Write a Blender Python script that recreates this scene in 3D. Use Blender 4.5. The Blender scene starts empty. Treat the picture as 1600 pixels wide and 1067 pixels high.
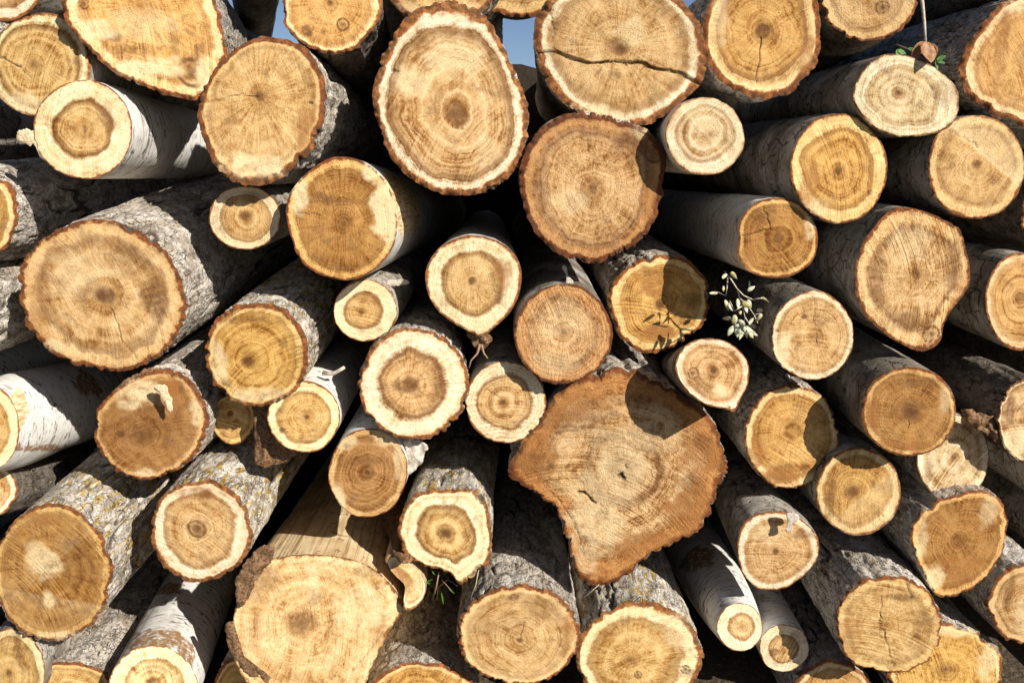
import bpy, math, random
import numpy as np
from mathutils import Matrix, Vector

# ------------------------------------------------------------------ scene, camera
S = bpy.context.scene
COL = S.collection
CAM_H, CAM_D, FPX = 1.75, 2.1, 1600 * 28 / 36.0
PITCH = math.atan(303 / FPX)
CAM = np.array([0, -CAM_D, CAM_H])
RT = np.array([1.0, 0, 0])
FW = np.array([0, math.cos(PITCH), -math.sin(PITCH)])
UP = np.array([0, math.sin(PITCH), math.cos(PITCH)])


def ray(x, y):
    return RT * ((x - 800) / FPX) + UP * ((533.5 - y) / FPX) + FW


def at(x, y, Y):
    """the point of the vertical plane at distance Y behind the pile front seen at photo pixel x, y"""
    r = ray(x, y)
    return CAM + r * ((Y + CAM_D) / r[1])


cam = bpy.data.cameras.new('camera')
cam.lens, cam.sensor_width, cam.clip_end, cam.clip_start = 28, 36, 2000, 0.05
co = bpy.data.objects.new('camera', cam)
COL.objects.link(co)
co.location = CAM
co.rotation_euler = (math.pi / 2 - PITCH, 0, 0)
S.camera = co

# ------------------------------------------------------------------ light
SUN = Vector((0.95, -0.92, 0.84)).normalized()
w = bpy.data.worlds.new('World')
S.world = w
w.use_nodes = True
nt = w.node_tree
bg = nt.nodes['Background']
sky = nt.nodes.new('ShaderNodeTexSky')
sky.sky_type = 'NISHITA'
sky.sun_disc = False
sky.sun_elevation = math.asin(SUN.z)
sky.sun_rotation = math.atan2(SUN.x, SUN.y)
nt.links.new(sky.outputs[0], bg.inputs[0])
sky.dust_density = 0.35
sky.air_density = 0.6
bg.inputs[1].default_value = 0.065
sl = bpy.data.lights.new('sun', 'SUN')
sl.energy, sl.angle, sl.color = 5.0, math.radians(0.5), (1.0, 0.95, 0.87)
so = bpy.data.objects.new('sun', sl)
COL.objects.link(so)
so.rotation_euler = SUN.to_track_quat('Z', 'Y').to_euler()
so.location = (4, -5, 6)
S.view_settings.view_transform = 'Standard'
S.view_settings.look = 'None'
S.view_settings.exposure = 0.42
S.view_settings.gamma = 1


# ------------------------------------------------------------------ numpy noise
def _h(ix, iy, iz, seed):
    h = (ix.astype(np.uint32) * np.uint32(374761393) + iy.astype(np.uint32) * np.uint32(668265263)
         + iz.astype(np.uint32) * np.uint32(2147483647) + np.uint32(seed * 9781 + 77))
    h = (h ^ (h >> np.uint32(13))) * np.uint32(1274126177)
    h = h ^ (h >> np.uint32(16))
    return (h & np.uint32(0xffff)).astype(np.float32) / 32767.5 - 1.0


def noise(p, seed=0):
    p = np.asarray(p, np.float32)
    f = np.floor(p)
    i = f.astype(np.int64)
    t = p - f
    t = t * t * (3 - 2 * t)
    x, y, z = i[..., 0], i[..., 1], i[..., 2]
    a, b, c = t[..., 0], t[..., 1], t[..., 2]
    r = 0
    for dz in (0, 1):
        for dy in (0, 1):
            n0 = _h(x, y + dy, z + dz, seed)
            n1 = _h(x + 1, y + dy, z + dz, seed)
            n = n0 + (n1 - n0) * a
            r = r + n * (b if dy else 1 - b) * (c if dz else 1 - c)
    return r


def fbm(p, seed=0, o=3):
    p = np.asarray(p, np.float32)
    r, a = 0, 1.0
    for k in range(o):
        r = r + noise(p * (2 ** k), seed + k) * a
        a *= 0.5
    return r


# ------------------------------------------------------------------ node helper
class N:
    def __init__(s, name):
        s.m = bpy.data.materials.new(name)
        s.m.use_nodes = True
        s.t = s.m.node_tree
        s.b = s.t.nodes['Principled BSDF']

    def put(s, sock, v):
        if isinstance(v, bpy.types.NodeSocket):
            s.t.links.new(v, sock)
        else:
            if sock.type == 'RGBA' and len(v) == 3:
                v = (*v, 1)
            sock.default_value = v

    def math(s, op, a, b=0.0, clamp=False):
        n = s.t.nodes.new('ShaderNodeMath')
        n.operation, n.use_clamp = op, clamp
        s.put(n.inputs[0], a)
        s.put(n.inputs[1], b)
        return n.outputs[0]

    def vec(s, op, a, b=(0, 0, 0)):
        n = s.t.nodes.new('ShaderNodeVectorMath')
        n.operation = op
        s.put(n.inputs[0], a)
        s.put(n.inputs[1], b)
        return n.outputs[0]

    def attr(s, name, out='Fac'):
        n = s.t.nodes.new('ShaderNodeAttribute')
        n.attribute_name = name
        return n.outputs[out]

    def obj(s):
        return s.t.nodes.new('ShaderNodeTexCoord').outputs['Object']

    def rand(s):
        return s.t.nodes.new('ShaderNodeObjectInfo').outputs['Random']

    def map(s, v, scale, rot=(0, 0, 0), loc=(0, 0, 0)):
        n = s.t.nodes.new('ShaderNodeMapping')
        s.put(n.inputs['Vector'], v)
        n.inputs['Scale'].default_value = scale
        n.inputs['Rotation'].default_value = rot
        n.inputs['Location'].default_value = loc
        return n.outputs[0]

    def noise(s, v, scale=1.0, detail=3.0, rough=0.55, dist=0.0, dim='3D'):
        n = s.t.nodes.new('ShaderNodeTexNoise')
        n.noise_dimensions = dim
        if dim == '1D':
            s.put(n.inputs['W'], v)
        else:
            s.put(n.inputs['Vector'], v)
        n.inputs['Scale'].default_value = scale
        n.inputs['Detail'].default_value = detail
        n.inputs['Roughness'].default_value = rough
        n.inputs['Distortion'].default_value = dist
        return n.outputs['Fac']

    def voro(s, v, scale, feature='DISTANCE_TO_EDGE'):
        n = s.t.nodes.new('ShaderNodeTexVoronoi')
        n.feature = feature
        s.put(n.inputs['Vector'], v)
        n.inputs['Scale'].default_value = scale
        return n.outputs['Distance']

    def ramp(s, f, stops, interp='LINEAR'):
        n = s.t.nodes.new('ShaderNodeValToRGB')
        n.color_ramp.interpolation = interp
        e = n.color_ramp.elements
        while len(e) < len(stops):
            e.new(0.5)
        for el, (p, c) in zip(e, stops):
            el.position = p
            el.color = (c, c, c, 1) if isinstance(c, (int, float)) else (*c, 1)
        s.put(n.inputs[0], f)
        return n.outputs[0]

    def mix(s, f, a, b, mode='MIX'):
        n = s.t.nodes.new('ShaderNodeMix')
        n.data_type, n.blend_type = 'RGBA', mode
        s.put(n.inputs[0], f)
        s.put(n.inputs[6], a)
        s.put(n.inputs[7], b)
        return n.outputs[2]

    def range(s, v, a, b, c=0.0, d=1.0, smooth=True):
        n = s.t.nodes.new('ShaderNodeMapRange')
        n.interpolation_type = 'SMOOTHSTEP' if smooth else 'LINEAR'
        s.put(n.inputs[0], v)
        for k, x in enumerate((a, b, c, d)):
            n.inputs[k + 1].default_value = x
        return n.outputs[0]

    def bump(s, h, strength, dist, prev=None):
        n = s.t.nodes.new('ShaderNodeBump')
        n.inputs['Strength'].default_value = strength
        n.inputs['Distance'].default_value = dist
        s.put(n.inputs['Height'], h)
        if prev:
            s.put(n.inputs['Normal'], prev)
        return n.outputs[0]

    def done(s, color, rough=0.8, normal=None, spec=0.25):
        s.put(s.b.inputs['Base Color'], color)
        s.put(s.b.inputs['Roughness'], rough)
        s.b.inputs['Specular IOR Level'].default_value = spec
        if normal:
            s.put(s.b.inputs['Normal'], normal)
        return s.m


# ------------------------------------------------------------------ wood of the sawn ends
WOOD = {  # pith, core, heartwood, dark ring, sapwood, inner bark
    'cream': ((.15, .06, .022), (.53, .305, .115), (.64, .40, .165), (.22, .10, .032), (.87, .70, .43), (.40, .155, .045)),
    'gold': ((.17, .065, .022), (.48, .26, .08), (.60, .34, .11), (.24, .105, .032), (.80, .57, .27), (.36, .12, .032)),
    'red': ((.15, .055, .022), (.48, .265, .105), (.62, .375, .17), (.24, .105, .04), (.55, .29, .115), (.19, .055, .018)),
    'brown': ((.10, .04, .014), (.29, .135, .04), (.39, .195, .06), (.16, .066, .02), (.68, .42, .165), (.29, .09, .024)),
    'pale': ((.24, .11, .04), (.58, .385, .18), (.70, .51, .27), (.34, .19, .075), (.86, .70, .44), (.44, .23, .09)),
    'tan': ((.17, .07, .025), (.49, .28, .10), (.61, .385, .16), (.25, .12, .04), (.72, .47, .20), (.30, .10, .028)),
    'slab': ((.20, .085, .03), (.47, .265, .095), (.60, .375, .155), (.26, .11, .032), (.45, .205, .058), (.24, .075, .02)),
    'plank': ((.20, .09, .03), (.50, .31, .135), (.64, .435, .215), (.36, .20, .08), (.72, .53, .29), (.34, .155, .055)),
}
_WN = [0]


def wood_mat(kind, R1, strength, inner, seed, saw, grey=0.0, blot=0.5, coarse=1.0, calm=1.0):
    pith, core, heart, ring, sap, ib = WOOD[kind]
    rn = random.Random(seed)
    v = 1 + rn.uniform(-.10, .06)
    hue = (v, v * (.982 + rn.uniform(-.022, .016)), v * (.93 + rn.uniform(-.12, .10)))
    tint = lambda c: tuple(min(.9, k * q) for k, q in zip(c, hue))
    heart, core, sap, ring = tint(heart), tint(core), tint(sap), tint(ring)
    lerp = lambda a, b, t: tuple(x + (y - x) * t for x, y in zip(a, b))
    ring = lerp(heart, ring, strength)
    n = N('sawn_wood')
    off = tuple(rn.uniform(-50, 50) for _ in range(3))
    P = n.vec('ADD', n.obj(), off)
    rho = n.attr('rho')
    rd = n.attr('rd', 'Vector')
    wobb = rn.uniform(.16, .42)
    low = n.noise(P, 9, 2)
    mid = n.noise(P, 34, 3)
    edge = n.noise(P, 120, 2)
    k = n.math('MULTIPLY', n.math('SUBTRACT', low, .5), wobb)
    k = n.math('ADD', k, n.math('MULTIPLY', n.math('SUBTRACT', mid, .5), .10))
    k = n.math('ADD', k, n.math('MULTIPLY', n.math('SUBTRACT', edge, .5), .035))
    fade = n.range(rho, .0, .3, 0.28, 1)
    fade2 = n.range(rho, .80, .95, 1, .28)
    rp = n.math('ADD', rho, n.math('MULTIPLY', n.math('MULTIPLY', k, fade), fade2))
    fw = {k_: calm * rn.uniform(.2, 1.4) for k_ in ('wide', 'rings', 'rays', 'saw')}
    rimn = n.math('MULTIPLY', n.math('SUBTRACT', n.noise(P, 48, 3, .6), .5), n.range(rho, .84, .95, 0, .15))
    rp = n.math('ADD', rp, rimn)
    pith = lerp(pith, core, rn.random() ** 1.3 * .75)
    pr = rn.uniform(.008, .06)
    dk = rn.uniform(.1, .9)
    stops = [(0, pith), (pr, lerp(pith, core, .3)), (pr + .05, lerp(core, pith, .45 * dk)), (.15, core), (.18 + rn.uniform(0, .12), heart), (max(.42, R1 - .17), lerp(heart, core, rn.random() * .6)),
             (R1 - .11, lerp(heart, ring, .3)), (R1 - .065, ring), (R1 - .02, lerp(ring, heart, .1)), (R1 + .015, lerp(sap, ring, .3)), (R1 + .045, sap), (inner - .03, sap), (inner - .008, lerp(sap, ib, .35)), (inner + .002, ib), (1, lerp(ib, (.1, .04, .015), .45))]
    c = n.ramp(rp, stops)
    # the dark ring is broad here and thin there
    band = n.math('MULTIPLY', n.range(rp, R1 - .24, R1 - .07, 0, 1), n.range(rp, R1 - .01, R1 + .025, 1, 0))
    c = n.mix(n.math('MULTIPLY', band, n.range(n.noise(P, 11, 3, .6), .44, .62, 0, .75 * strength)), c, ring)
    # one field of rings, rays, blotches, fibre and saw marks sets how dark the wood is
    wide = n.noise(n.math('ADD', rp, off[1]), 7, 2, .6, dim='1D')
    rings = n.noise(n.math('ADD', rp, off[0]), 24, 4, .8, dim='1D')
    rstr = n.range(n.noise(P, 14, 2), .38, .62, .3, 1)
    rays = n.noise(n.vec('MULTIPLY', rd, (14, 14, 2.2)), 1, 4, .7)
    bl = n.noise(P, 12, 5, .65, .8)
    md = n.noise(P, 60, 4, .7)
    # the chain leaves arcs about a point off the log
    cen_ = (off[0] + .42 * math.cos(saw), off[1] + .42 * math.sin(saw), off[2])
    ln_ = n.t.nodes.new('ShaderNodeVectorMath')
    ln_.operation = 'DISTANCE'
    n.put(ln_.inputs[0], P)
    ln_.inputs[1].default_value = cen_
    cb = n.t.nodes.new('ShaderNodeCombineXYZ')
    n.put(cb.inputs[0], n.math('MULTIPLY', ln_.outputs['Value'], 215))
    n.put(cb.inputs[1], n.noise(P, 22, 2))
    n.put(cb.inputs[2], n.noise(P, 9, 1))
    sawn = n.noise(cb.outputs[0], 1, 3, .65)
    sawp = n.range(n.noise(P, 10, 2), .36, .62, .2, 1)
    spk = n.noise(P, 300, 2, .7)
    cen = lambda x, wgt: n.math('MULTIPLY', n.math('SUBTRACT', x, .5), wgt)
    t = n.math('ADD', cen(wide, 1.0 * fw['wide']), n.math('MULTIPLY', cen(rings, 1.5 * fw['rings']), rstr))
    t = n.math('ADD', t, cen(rays, .9 * fw['rays']))
    t = n.math('ADD', t, cen(bl, .75 + 1.1 * blot))
    t = n.math('MULTIPLY', t, n.range(rho, .0, .12, .45, 1))
    t = n.math('ADD', t, cen(md, .75 * coarse))
    t = n.math('ADD', t, n.math('MULTIPLY', cen(sawn, 1.5 * fw['saw']), sawp))
    t = n.math('ADD', t, cen(spk, .42 * coarse))
    t = n.math('MULTIPLY', t, n.range(rho, R1, R1 + .08, 1, .55))
    t = n.math('ADD', t, .53)
    c = n.mix(1.0, c, n.ramp(t, [(.05, (.40, .27, .15)), (.27, (.68, .56, .43)), (.42, (.92, .88, .82)), (.55, (1.04, 1.05, 1.07)), (.70, (1.20, 1.27, 1.40)), (.95, (1.35, 1.52, 1.85))]), 'MULTIPLY')
    lim = n.vec('MINIMUM', c, (.90, .76, .53))
    c = lim
    st = n.math('MULTIPLY', n.attr('stain_shade'), n.range(n.noise(P, 55, 4, .7), .28, .62, .7, 1.7))
    c = n.mix(n.math('MINIMUM', st, .9), c, (.15, .062, .022))
    wm = n.math('MULTIPLY', n.attr('warm'), n.range(n.noise(P, 30, 5, .75), .32, .62, .35, 1.6))
    c = n.mix(n.math('MINIMUM', wm, .9), c, (.36, .155, .045))
    c = n.mix(n.math('MINIMUM', n.math('MULTIPLY', n.attr('pale'), n.range(n.noise(P, 40, 4, .65), .3, .55, .4, 1.1)), .85), c, (.87, .68, .385))
    pit = n.voro(P, 190, 'F1')
    c = n.mix(n.math('MULTIPLY', n.range(pit, .12, .3, .75, 0), n.range(n.noise(P, 24, 2), .5 - .08 * (coarse - 1), .6 - .08 * (coarse - 1))), c, (.10, .042, .018))
    dirt = n.noise(P, 17, 5, .7, .4)
    c = n.mix(n.range(dirt, .56, .70, 0, .5), c, (.23, .13, .065))
    c = n.mix(n.math('MULTIPLY', n.range(rho, inner - .01, inner + .01), n.range(n.noise(P, 70, 3), .42, .6, .75, 0)), c, (.10, .045, .022))
    if grey:
        c = n.mix(grey, c, (.36, .29, .21))
    c = n.mix(n.math('MINIMUM', n.attr('crack'), 1), c, (.03, .014, .006))
    h = n.math('ADD', n.math('MULTIPLY', n.math('MULTIPLY', sawn, sawp), .8), n.math('MULTIPLY', spk, .5))
    h = n.math('ADD', h, n.math('MULTIPLY', rings, .3))
    h = n.math('ADD', h, n.math('MULTIPLY', md, .6))
    return n.done(c, .75, n.bump(h, min(1, .6 * coarse), .005), .15)


# ------------------------------------------------------------------ bark
def bark_mat(kind):
    n = N(kind + '_bark')
    r = n.math('MULTIPLY', n.rand(), 37.0)
    cx = n.t.nodes.new('ShaderNodeCombineXYZ')
    for i in range(3):
        n.put(cx.inputs[i], r)
    P = n.vec('ADD', n.obj(), cx.outputs[0])
    big = n.noise(P, 7, 3)
    fine = n.noise(P, 160, 4, .65)
    fis = n.attr('fis')
    if kind in ('rough', 'lichen', 'dark'):
        nd = n.t.nodes.new('ShaderNodeTexNoise')
        n.put(nd.inputs['Vector'], P)
        nd.inputs['Scale'].default_value = 22
        W = n.vec('ADD', n.map(P, (1, 1, .38)), n.vec('MULTIPLY', nd.outputs['Color'], (.03, .03, .02)))
        v = n.voro(W, 34)
        v2 = n.voro(W, 92)
        cr = n.math('MAXIMUM', n.range(v, .0, .07, .8, 0), n.range(v2, .0, .07, .4, 0))
        cr = n.math('MULTIPLY', cr, n.range(n.noise(P, 15, 2), .42, .62, .0, .8))
        ln = n.noise(n.map(P, (1, 1, .45)), 26, 5, .62, .9)
        ln2 = n.noise(n.map(P, (1, 1, 1.7)), 24, 4, .6, .5)
        crk = n.math('MULTIPLY', n.range(n.math('ABSOLUTE', n.math('SUBTRACT', ln, .5)), 0, .020, 1, 0), n.range(n.noise(P, 19, 2), .38, .55))
        crk2 = n.math('MULTIPLY', n.range(n.math('ABSOLUTE', n.math('SUBTRACT', ln2, .5)), 0, .012, 1, 0), n.range(n.noise(P, 23, 2), .46, .6))
        cr = n.math('MAXIMUM', cr, n.math('MAXIMUM', crk, crk2))
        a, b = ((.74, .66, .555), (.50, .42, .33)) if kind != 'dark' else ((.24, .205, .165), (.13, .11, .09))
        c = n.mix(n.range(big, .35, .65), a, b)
        nv = n.t.nodes.new('ShaderNodeTexVoronoi')
        n.put(nv.inputs['Vector'], W)
        nv.inputs['Scale'].default_value = 60
        sx = n.t.nodes.new('ShaderNodeSeparateColor')
        n.put(sx.inputs[0], nv.outputs['Color'])
        cell = sx.outputs[0]
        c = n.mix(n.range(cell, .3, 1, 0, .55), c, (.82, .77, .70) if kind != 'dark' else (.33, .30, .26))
        c = n.mix(n.range(cell, .0, .35, .5, 0), c, (.26, .20, .15))
        c = n.mix(n.range(fine, .5, .70, 0, .75), c, (.17, .13, .095))
        c = n.mix(n.range(n.noise(P, 64, 4, .65), .52, .66, 0, .6), c, (.27, .20, .145))
        if kind == 'lichen':
            L = n.noise(n.map(P, (1, 1, .22)), 75, 3, .6)
            c = n.mix(n.math('MULTIPLY', n.range(L, .515, .57, 0, .9), n.range(n.noise(P, 9, 2), .42, .55, 0.15, 1)), c, (.52, .345, .055))
            c = n.mix(n.range(n.noise(n.map(P, (1, 1, .22)), 60, 3), .54, .60, 0, .75), c, (.80, .75, .66))
        else:
            L = n.noise(P, 85, 3, .6)
            c = n.mix(n.math('MULTIPLY', n.range(L, .58, .64, 0, .55), n.range(n.noise(P, 8, 2), .52, .62)), c, (.36, .30, .10))
        c = n.mix(n.math('MAXIMUM', n.math('MULTIPLY', cr, .9), n.math('MULTIPLY', n.range(fis, .3, .8), .85)), c, (.065, .045, .03))
        h = n.math('SUBTRACT', n.math('MULTIPLY', fine, .9), cr)
        h = n.math('ADD', h, n.math('MULTIPLY', cell, .5))
        h = n.math('ADD', h, n.math('MULTIPLY', n.noise(P, 64, 4, .65), .8))
        c = n.mix(n.attr('bare'), c, n.mix(n.range(n.noise(n.map(P, (130, 130, 14)), 1, 4), .4, .65), (.84, .68, .42), (.52, .32, .13)))
        c = n.mix(n.math('MULTIPLY', n.attr('worn'), n.range(n.noise(P, 60, 4, .7), .3, .55)), c, (.32, .18, .08))
        return n.done(c, .92, n.bump(h, 1.0, .007), .1)
    if kind == 'grey':
        c = n.mix(n.range(big, .38, .62), (.46, .415, .355), (.20, .17, .135))
        eye = n.voro(n.map(P, (1, 1, 1.6)), 7, 'F1')
        c = n.mix(n.math('MULTIPLY', n.range(eye, .10, .2, .85, 0), n.range(n.noise(P, 40, 3), .38, .55)), c, (.07, .052, .038))
        v = n.noise(n.map(P, (1, 1, 2.2)), 20, 4, .6, .4)
        cr = n.range(n.math('ABSOLUTE', n.math('SUBTRACT', v, .5)), 0, .020, 1, 0)
        cr = n.math('MULTIPLY', cr, n.range(n.noise(P, 16, 2), .40, .54))
        c = n.mix(n.range(fine, .5, .72, 0, .45), c, (.20, .17, .135))
        c = n.mix(n.range(n.noise(P, 48, 3), .56, .66, 0, .6), c, (.15, .12, .09))
        c = n.mix(n.range(n.noise(n.map(P, (12, 12, 60)), 1, 4, .65), .54, .66, 0, .5), c, (.14, .115, .09))
        c = n.mix(n.math('MAXIMUM', n.math('MULTIPLY', cr, .9), n.math('MULTIPLY', fis, .55)), c, (.05, .037, .027))
        nd = n.t.nodes.new('ShaderNodeTexNoise')
        n.put(nd.inputs['Vector'], P)
        nd.inputs['Scale'].default_value = 18
        nd.inputs['Detail'].default_value = 4
        W = n.vec('ADD', n.map(P, (1, 1, .75)), n.vec('MULTIPLY', nd.outputs['Color'], (.06, .06, .05)))
        net = n.math('MULTIPLY', n.range(n.voro(W, 19), .005, .05, 1, 0), n.range(n.noise(P, 10, 3), .46, .56))
        c = n.mix(n.math('MULTIPLY', net, .9), c, (.035, .026, .02))
        cr = n.math('MAXIMUM', cr, net)
        h = n.math('SUBTRACT', n.math('MULTIPLY', fine, .3), cr)
        c = n.mix(n.attr('bare'), c, n.mix(n.range(n.noise(n.map(P, (130, 130, 14)), 1, 4), .4, .65), (.84, .68, .42), (.52, .32, .13)))
        c = n.mix(n.math('MULTIPLY', n.attr('worn'), n.range(n.noise(P, 60, 4, .7), .3, .55)), c, (.32, .18, .08))
        return n.done(c, .85, n.bump(h, .8, .004), .15)
    if kind == 'white':
        c = n.mix(n.range(big, .3, .7), (.88, .855, .80), (.78, .74, .675))
        st = n.noise(n.map(P, (7, 7, 110)), 1, 3, .6)
        c = n.mix(n.range(st, .54, .74, 0, .35), c, (.45, .39, .31))
        len_ = n.noise(n.map(P, (46, 46, 300)), 1, 2, .5)
        c = n.mix(n.range(len_, .61, .66, 0, .75), c, (.11, .085, .06))
        rg = n.noise(n.map(P, (3, 3, 18)), 1, 2, .5, .3)
        line = n.range(n.math('ABSOLUTE', n.math('SUBTRACT', rg, .5)), 0, .015, 1, 0)
        line = n.math('MULTIPLY', line, n.range(n.noise(P, 75, 2), .36, .5))
        c = n.mix(n.math('MULTIPLY', line, .92), c, (.11, .085, .065))
        eye = n.voro(n.map(P, (1, 1, 1.8)), 9, 'F1')
        c = n.mix(n.math('MULTIPLY', n.range(eye, .06, .11, .8, 0), n.range(n.noise(P, 45, 3), .4, .55)), c, (.10, .075, .055))
        c = n.mix(n.range(n.noise(P, 26, 4), .62, .70, 0, .75), c, (.36, .26, .155))
        c = n.mix(n.math('MULTIPLY', fis, .6), c, (.08, .06, .045))
        h = n.math('SUBTRACT', n.math('MULTIPLY', n.noise(n.map(P, (30, 30, 200)), 1, 3), .6), line)
        c = n.mix(n.attr('bare'), c, n.mix(n.range(n.noise(n.map(P, (130, 130, 14)), 1, 4), .4, .65), (.84, .68, .42), (.52, .32, .13)))
        c = n.mix(n.math('MULTIPLY', n.attr('worn'), n.range(n.noise(P, 60, 4, .7), .3, .55)), c, (.32, .18, .08))
        return n.done(c, .62, n.bump(h, .35, .002), .3)
    # peeled: bare wood, fibres along the trunk
    f = n.noise(n.map(P, (120, 120, 3)), 1, 4, .65)
    c = n.mix(n.range(big, .35, .65), (.84, .65, .39), (.68, .48, .25))
    c = n.mix(n.range(f, .48, .68, 0, .8), c, (.42, .26, .12))
    c = n.mix(n.range(n.noise(n.map(P, (46, 46, 1.1)), 1, 4, .65), .58, .66, 0, .75), c, (.33, .185, .08))
    spl = n.noise(n.map(P, (60, 60, 1.6)), 1, 2, .5, .3)
    c = n.mix(n.math('MULTIPLY', n.range(n.math('ABSOLUTE', n.math('SUBTRACT', spl, .5)), 0, .010, 1, 0), n.range(n.noise(P, 14, 2), .5, .56)), c, (.07, .04, .02))
    c = n.mix(n.range(f, .25, .42, .4, 0), c, (.86, .72, .48))
    c = n.mix(n.range(n.noise(P, 30, 3), .62, .67, 0, .8), c, (.30, .16, .07))
    return n.done(c, .7, n.bump(f, .7, .004), .2)


BARK = {k: bark_mat(k) for k in ('rough', 'lichen', 'dark', 'grey', 'white', 'peeled')}
#        fissure depth, cell across, cell along, rim fraction of the radius where inner bark begins, chip depth
BP = {'rough': (.0125, .030, .085, .935, .012), 'lichen': (.0105, .027, .10, .935, .010), 'dark': (.0095, .028, .09, .945, .012),
      'grey': (.0022, .035, .05, .965, .005), 'white': (.0009, .05, .03, .972, .003), 'peeled': (.0012, .02, .30, .985, .002)}


def simple_mat(name, fn):
    n = N(name)
    return fn(n)


def m_splinter(n):
    P = n.obj()
    f = n.noise(n.map(P, (160, 160, 24)), 1, 4)
    return n.done(n.mix(n.range(f, .4, .7), (.82, .68, .45), (.55, .36, .17)), .75, n.bump(f, .5, .003), .2)


def m_flap(n):
    P = n.obj()
    f = n.noise(n.map(P, (130, 130, 40), (.4, .5, 0)), 1, 5, .7)
    return n.done(n.mix(n.range(f, .40, .62), (.30, .18, .095), (.11, .05, .022)), .85, n.bump(f, .8, .004), .15)


def m_whiteflap(n):
    f = n.noise(n.map(n.obj(), (150, 150, 50), (.4, .5, 0)), 1, 5, .7)
    return n.done(n.mix(n.range(f, .42, .75), (.62, .55, .46), (.30, .19, .11)), .75, n.bump(f, .6, .003), .2)


def m_twig(n):
    f = n.noise(n.obj(), 120, 3)
    return n.done(n.mix(f, (.22, .11, .06), (.44, .30, .19)), .8, None, .2)


def m_leaf(a, b):
    def go(n):
        f = n.noise(n.obj(), 70, 3)
        m = n.done(n.mix(n.range(f, .35, .65), a, b), .5, n.bump(n.noise(n.obj(), 160, 3), .4, .002), .4)
        return m
    return go


M_SPL = simple_mat('splintered_wood', m_splinter)
M_FLAP = simple_mat('torn_bark', m_flap)
M_WFLAP = simple_mat('pale_torn_bark', m_whiteflap)
M_TWIG = simple_mat('twig_bark', m_twig)
M_LEAF_Y = simple_mat('yellowing_leaf', m_leaf((.42, .36, .10), (.60, .58, .42)))
M_LEAF_P = simple_mat('pale_leaf', m_leaf((.62, .62, .50), (.40, .40, .22)))
M_LEAF_G = simple_mat('green_leaf', m_leaf((.035, .12, .012), (.08, .20, .02)))
M_LEAF_B = simple_mat('dry_leaf', m_leaf((.24, .11, .045), (.38, .20, .09)))


# ------------------------------------------------------------------ mesh helpers
def mesh(name, verts, faces_flat, sizes, mat, parent=None, smooth=True, attrs=None):
    me = bpy.data.meshes.new(name)
    nv, nf = len(verts), len(sizes)
    me.vertices.add(nv)
    me.vertices.foreach_set('co', np.asarray(verts, np.float32).ravel())
    sizes = np.asarray(sizes, np.int32)
    me.loops.add(int(sizes.sum()))
    me.loops.foreach_set('vertex_index', np.asarray(faces_flat, np.int32).ravel())
    me.polygons.add(nf)
    me.polygons.foreach_set('loop_start', np.concatenate(([0], np.cumsum(sizes)[:-1])).astype(np.int32))
    me.polygons.foreach_set('loop_total', sizes)
    me.polygons.foreach_set('use_smooth', np.full(nf, smooth, dtype=bool))
    for k, (typ, arr) in (attrs or {}).items():
        a = me.attributes.new(k, typ, 'POINT')
        a.data.foreach_set('vector' if typ == 'FLOAT_VECTOR' else 'value', np.asarray(arr, np.float32).ravel())
    me.update(calc_edges=True)
    me.validate()
    me.materials.append(mat)
    o = bpy.data.objects.new(name, me)
    COL.objects.link(o)
    if parent:
        o.parent = parent
    return o


def grid_faces(rows, cols):
    """quads of a grid of rows x cols vertices closed round the columns"""
    r, c = np.meshgrid(np.arange(rows - 1), np.arange(cols), indexing='ij')
    c2 = (c + 1) % cols
    return np.stack((r * cols + c, r * cols + c2, (r + 1) * cols + c2, (r + 1) * cols + c), -1).reshape(-1, 4)


def catmull(pts, n):
    P = np.asarray(pts, float)
    m = len(P)
    d = np.concatenate(([0], np.cumsum(np.linalg.norm(np.roll(P, -1, 0) - P, axis=1))))
    fine = []
    for i in range(m):
        p0, p1, p2, p3 = P[i - 1], P[i], P[(i + 1) % m], P[(i + 2) % m]
        t = np.linspace(0, 1, 40, endpoint=False)[:, None]
        fine.append(.5 * (2 * p1 + (p2 - p0) * t + (2 * p0 - 5 * p1 + 4 * p2 - p3) * t ** 2 + (3 * p1 - p0 - 3 * p2 + p3) * t ** 3))
    F = np.concatenate(fine)
    F = np.vstack((F, F[:1]))
    s = np.concatenate(([0], np.cumsum(np.linalg.norm(np.diff(F, axis=0), axis=1))))
    u = np.linspace(0, s[-1], n, endpoint=False)
    return np.stack((np.interp(u, s, F[:, 0]), np.interp(u, s, F[:, 1])), 1)


def smoothc(a, k):
    """moving average round a closed curve"""
    ker = np.hanning(2 * k + 3)[1:-1]
    ker /= ker.sum()
    n = len(a)
    ext = np.concatenate((a[-k:], a, a[:k])) if k < n else np.tile(a, 3)
    return np.convolve(ext, ker, 'same')[k:k + n] if k < n else np.full(n, a.mean())


def ell(cx, cy, rx, ry, seed, irr=.035):
    rn = random.Random(seed)
    ph = [(rn.uniform(0, 6.28), rn.uniform(-1, 1) * irr / (k ** .6)) for k in range(2, 7)]
    out = []
    for i in range(24):
        t = i * math.tau / 24 + 1.6
        r = 1 + sum(a * math.cos(k * t + p) for k, (p, a) in enumerate(ph, 2))
        out.append((cx + rx * r * math.cos(t), cy + ry * r * math.sin(t)))
    return out


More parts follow.
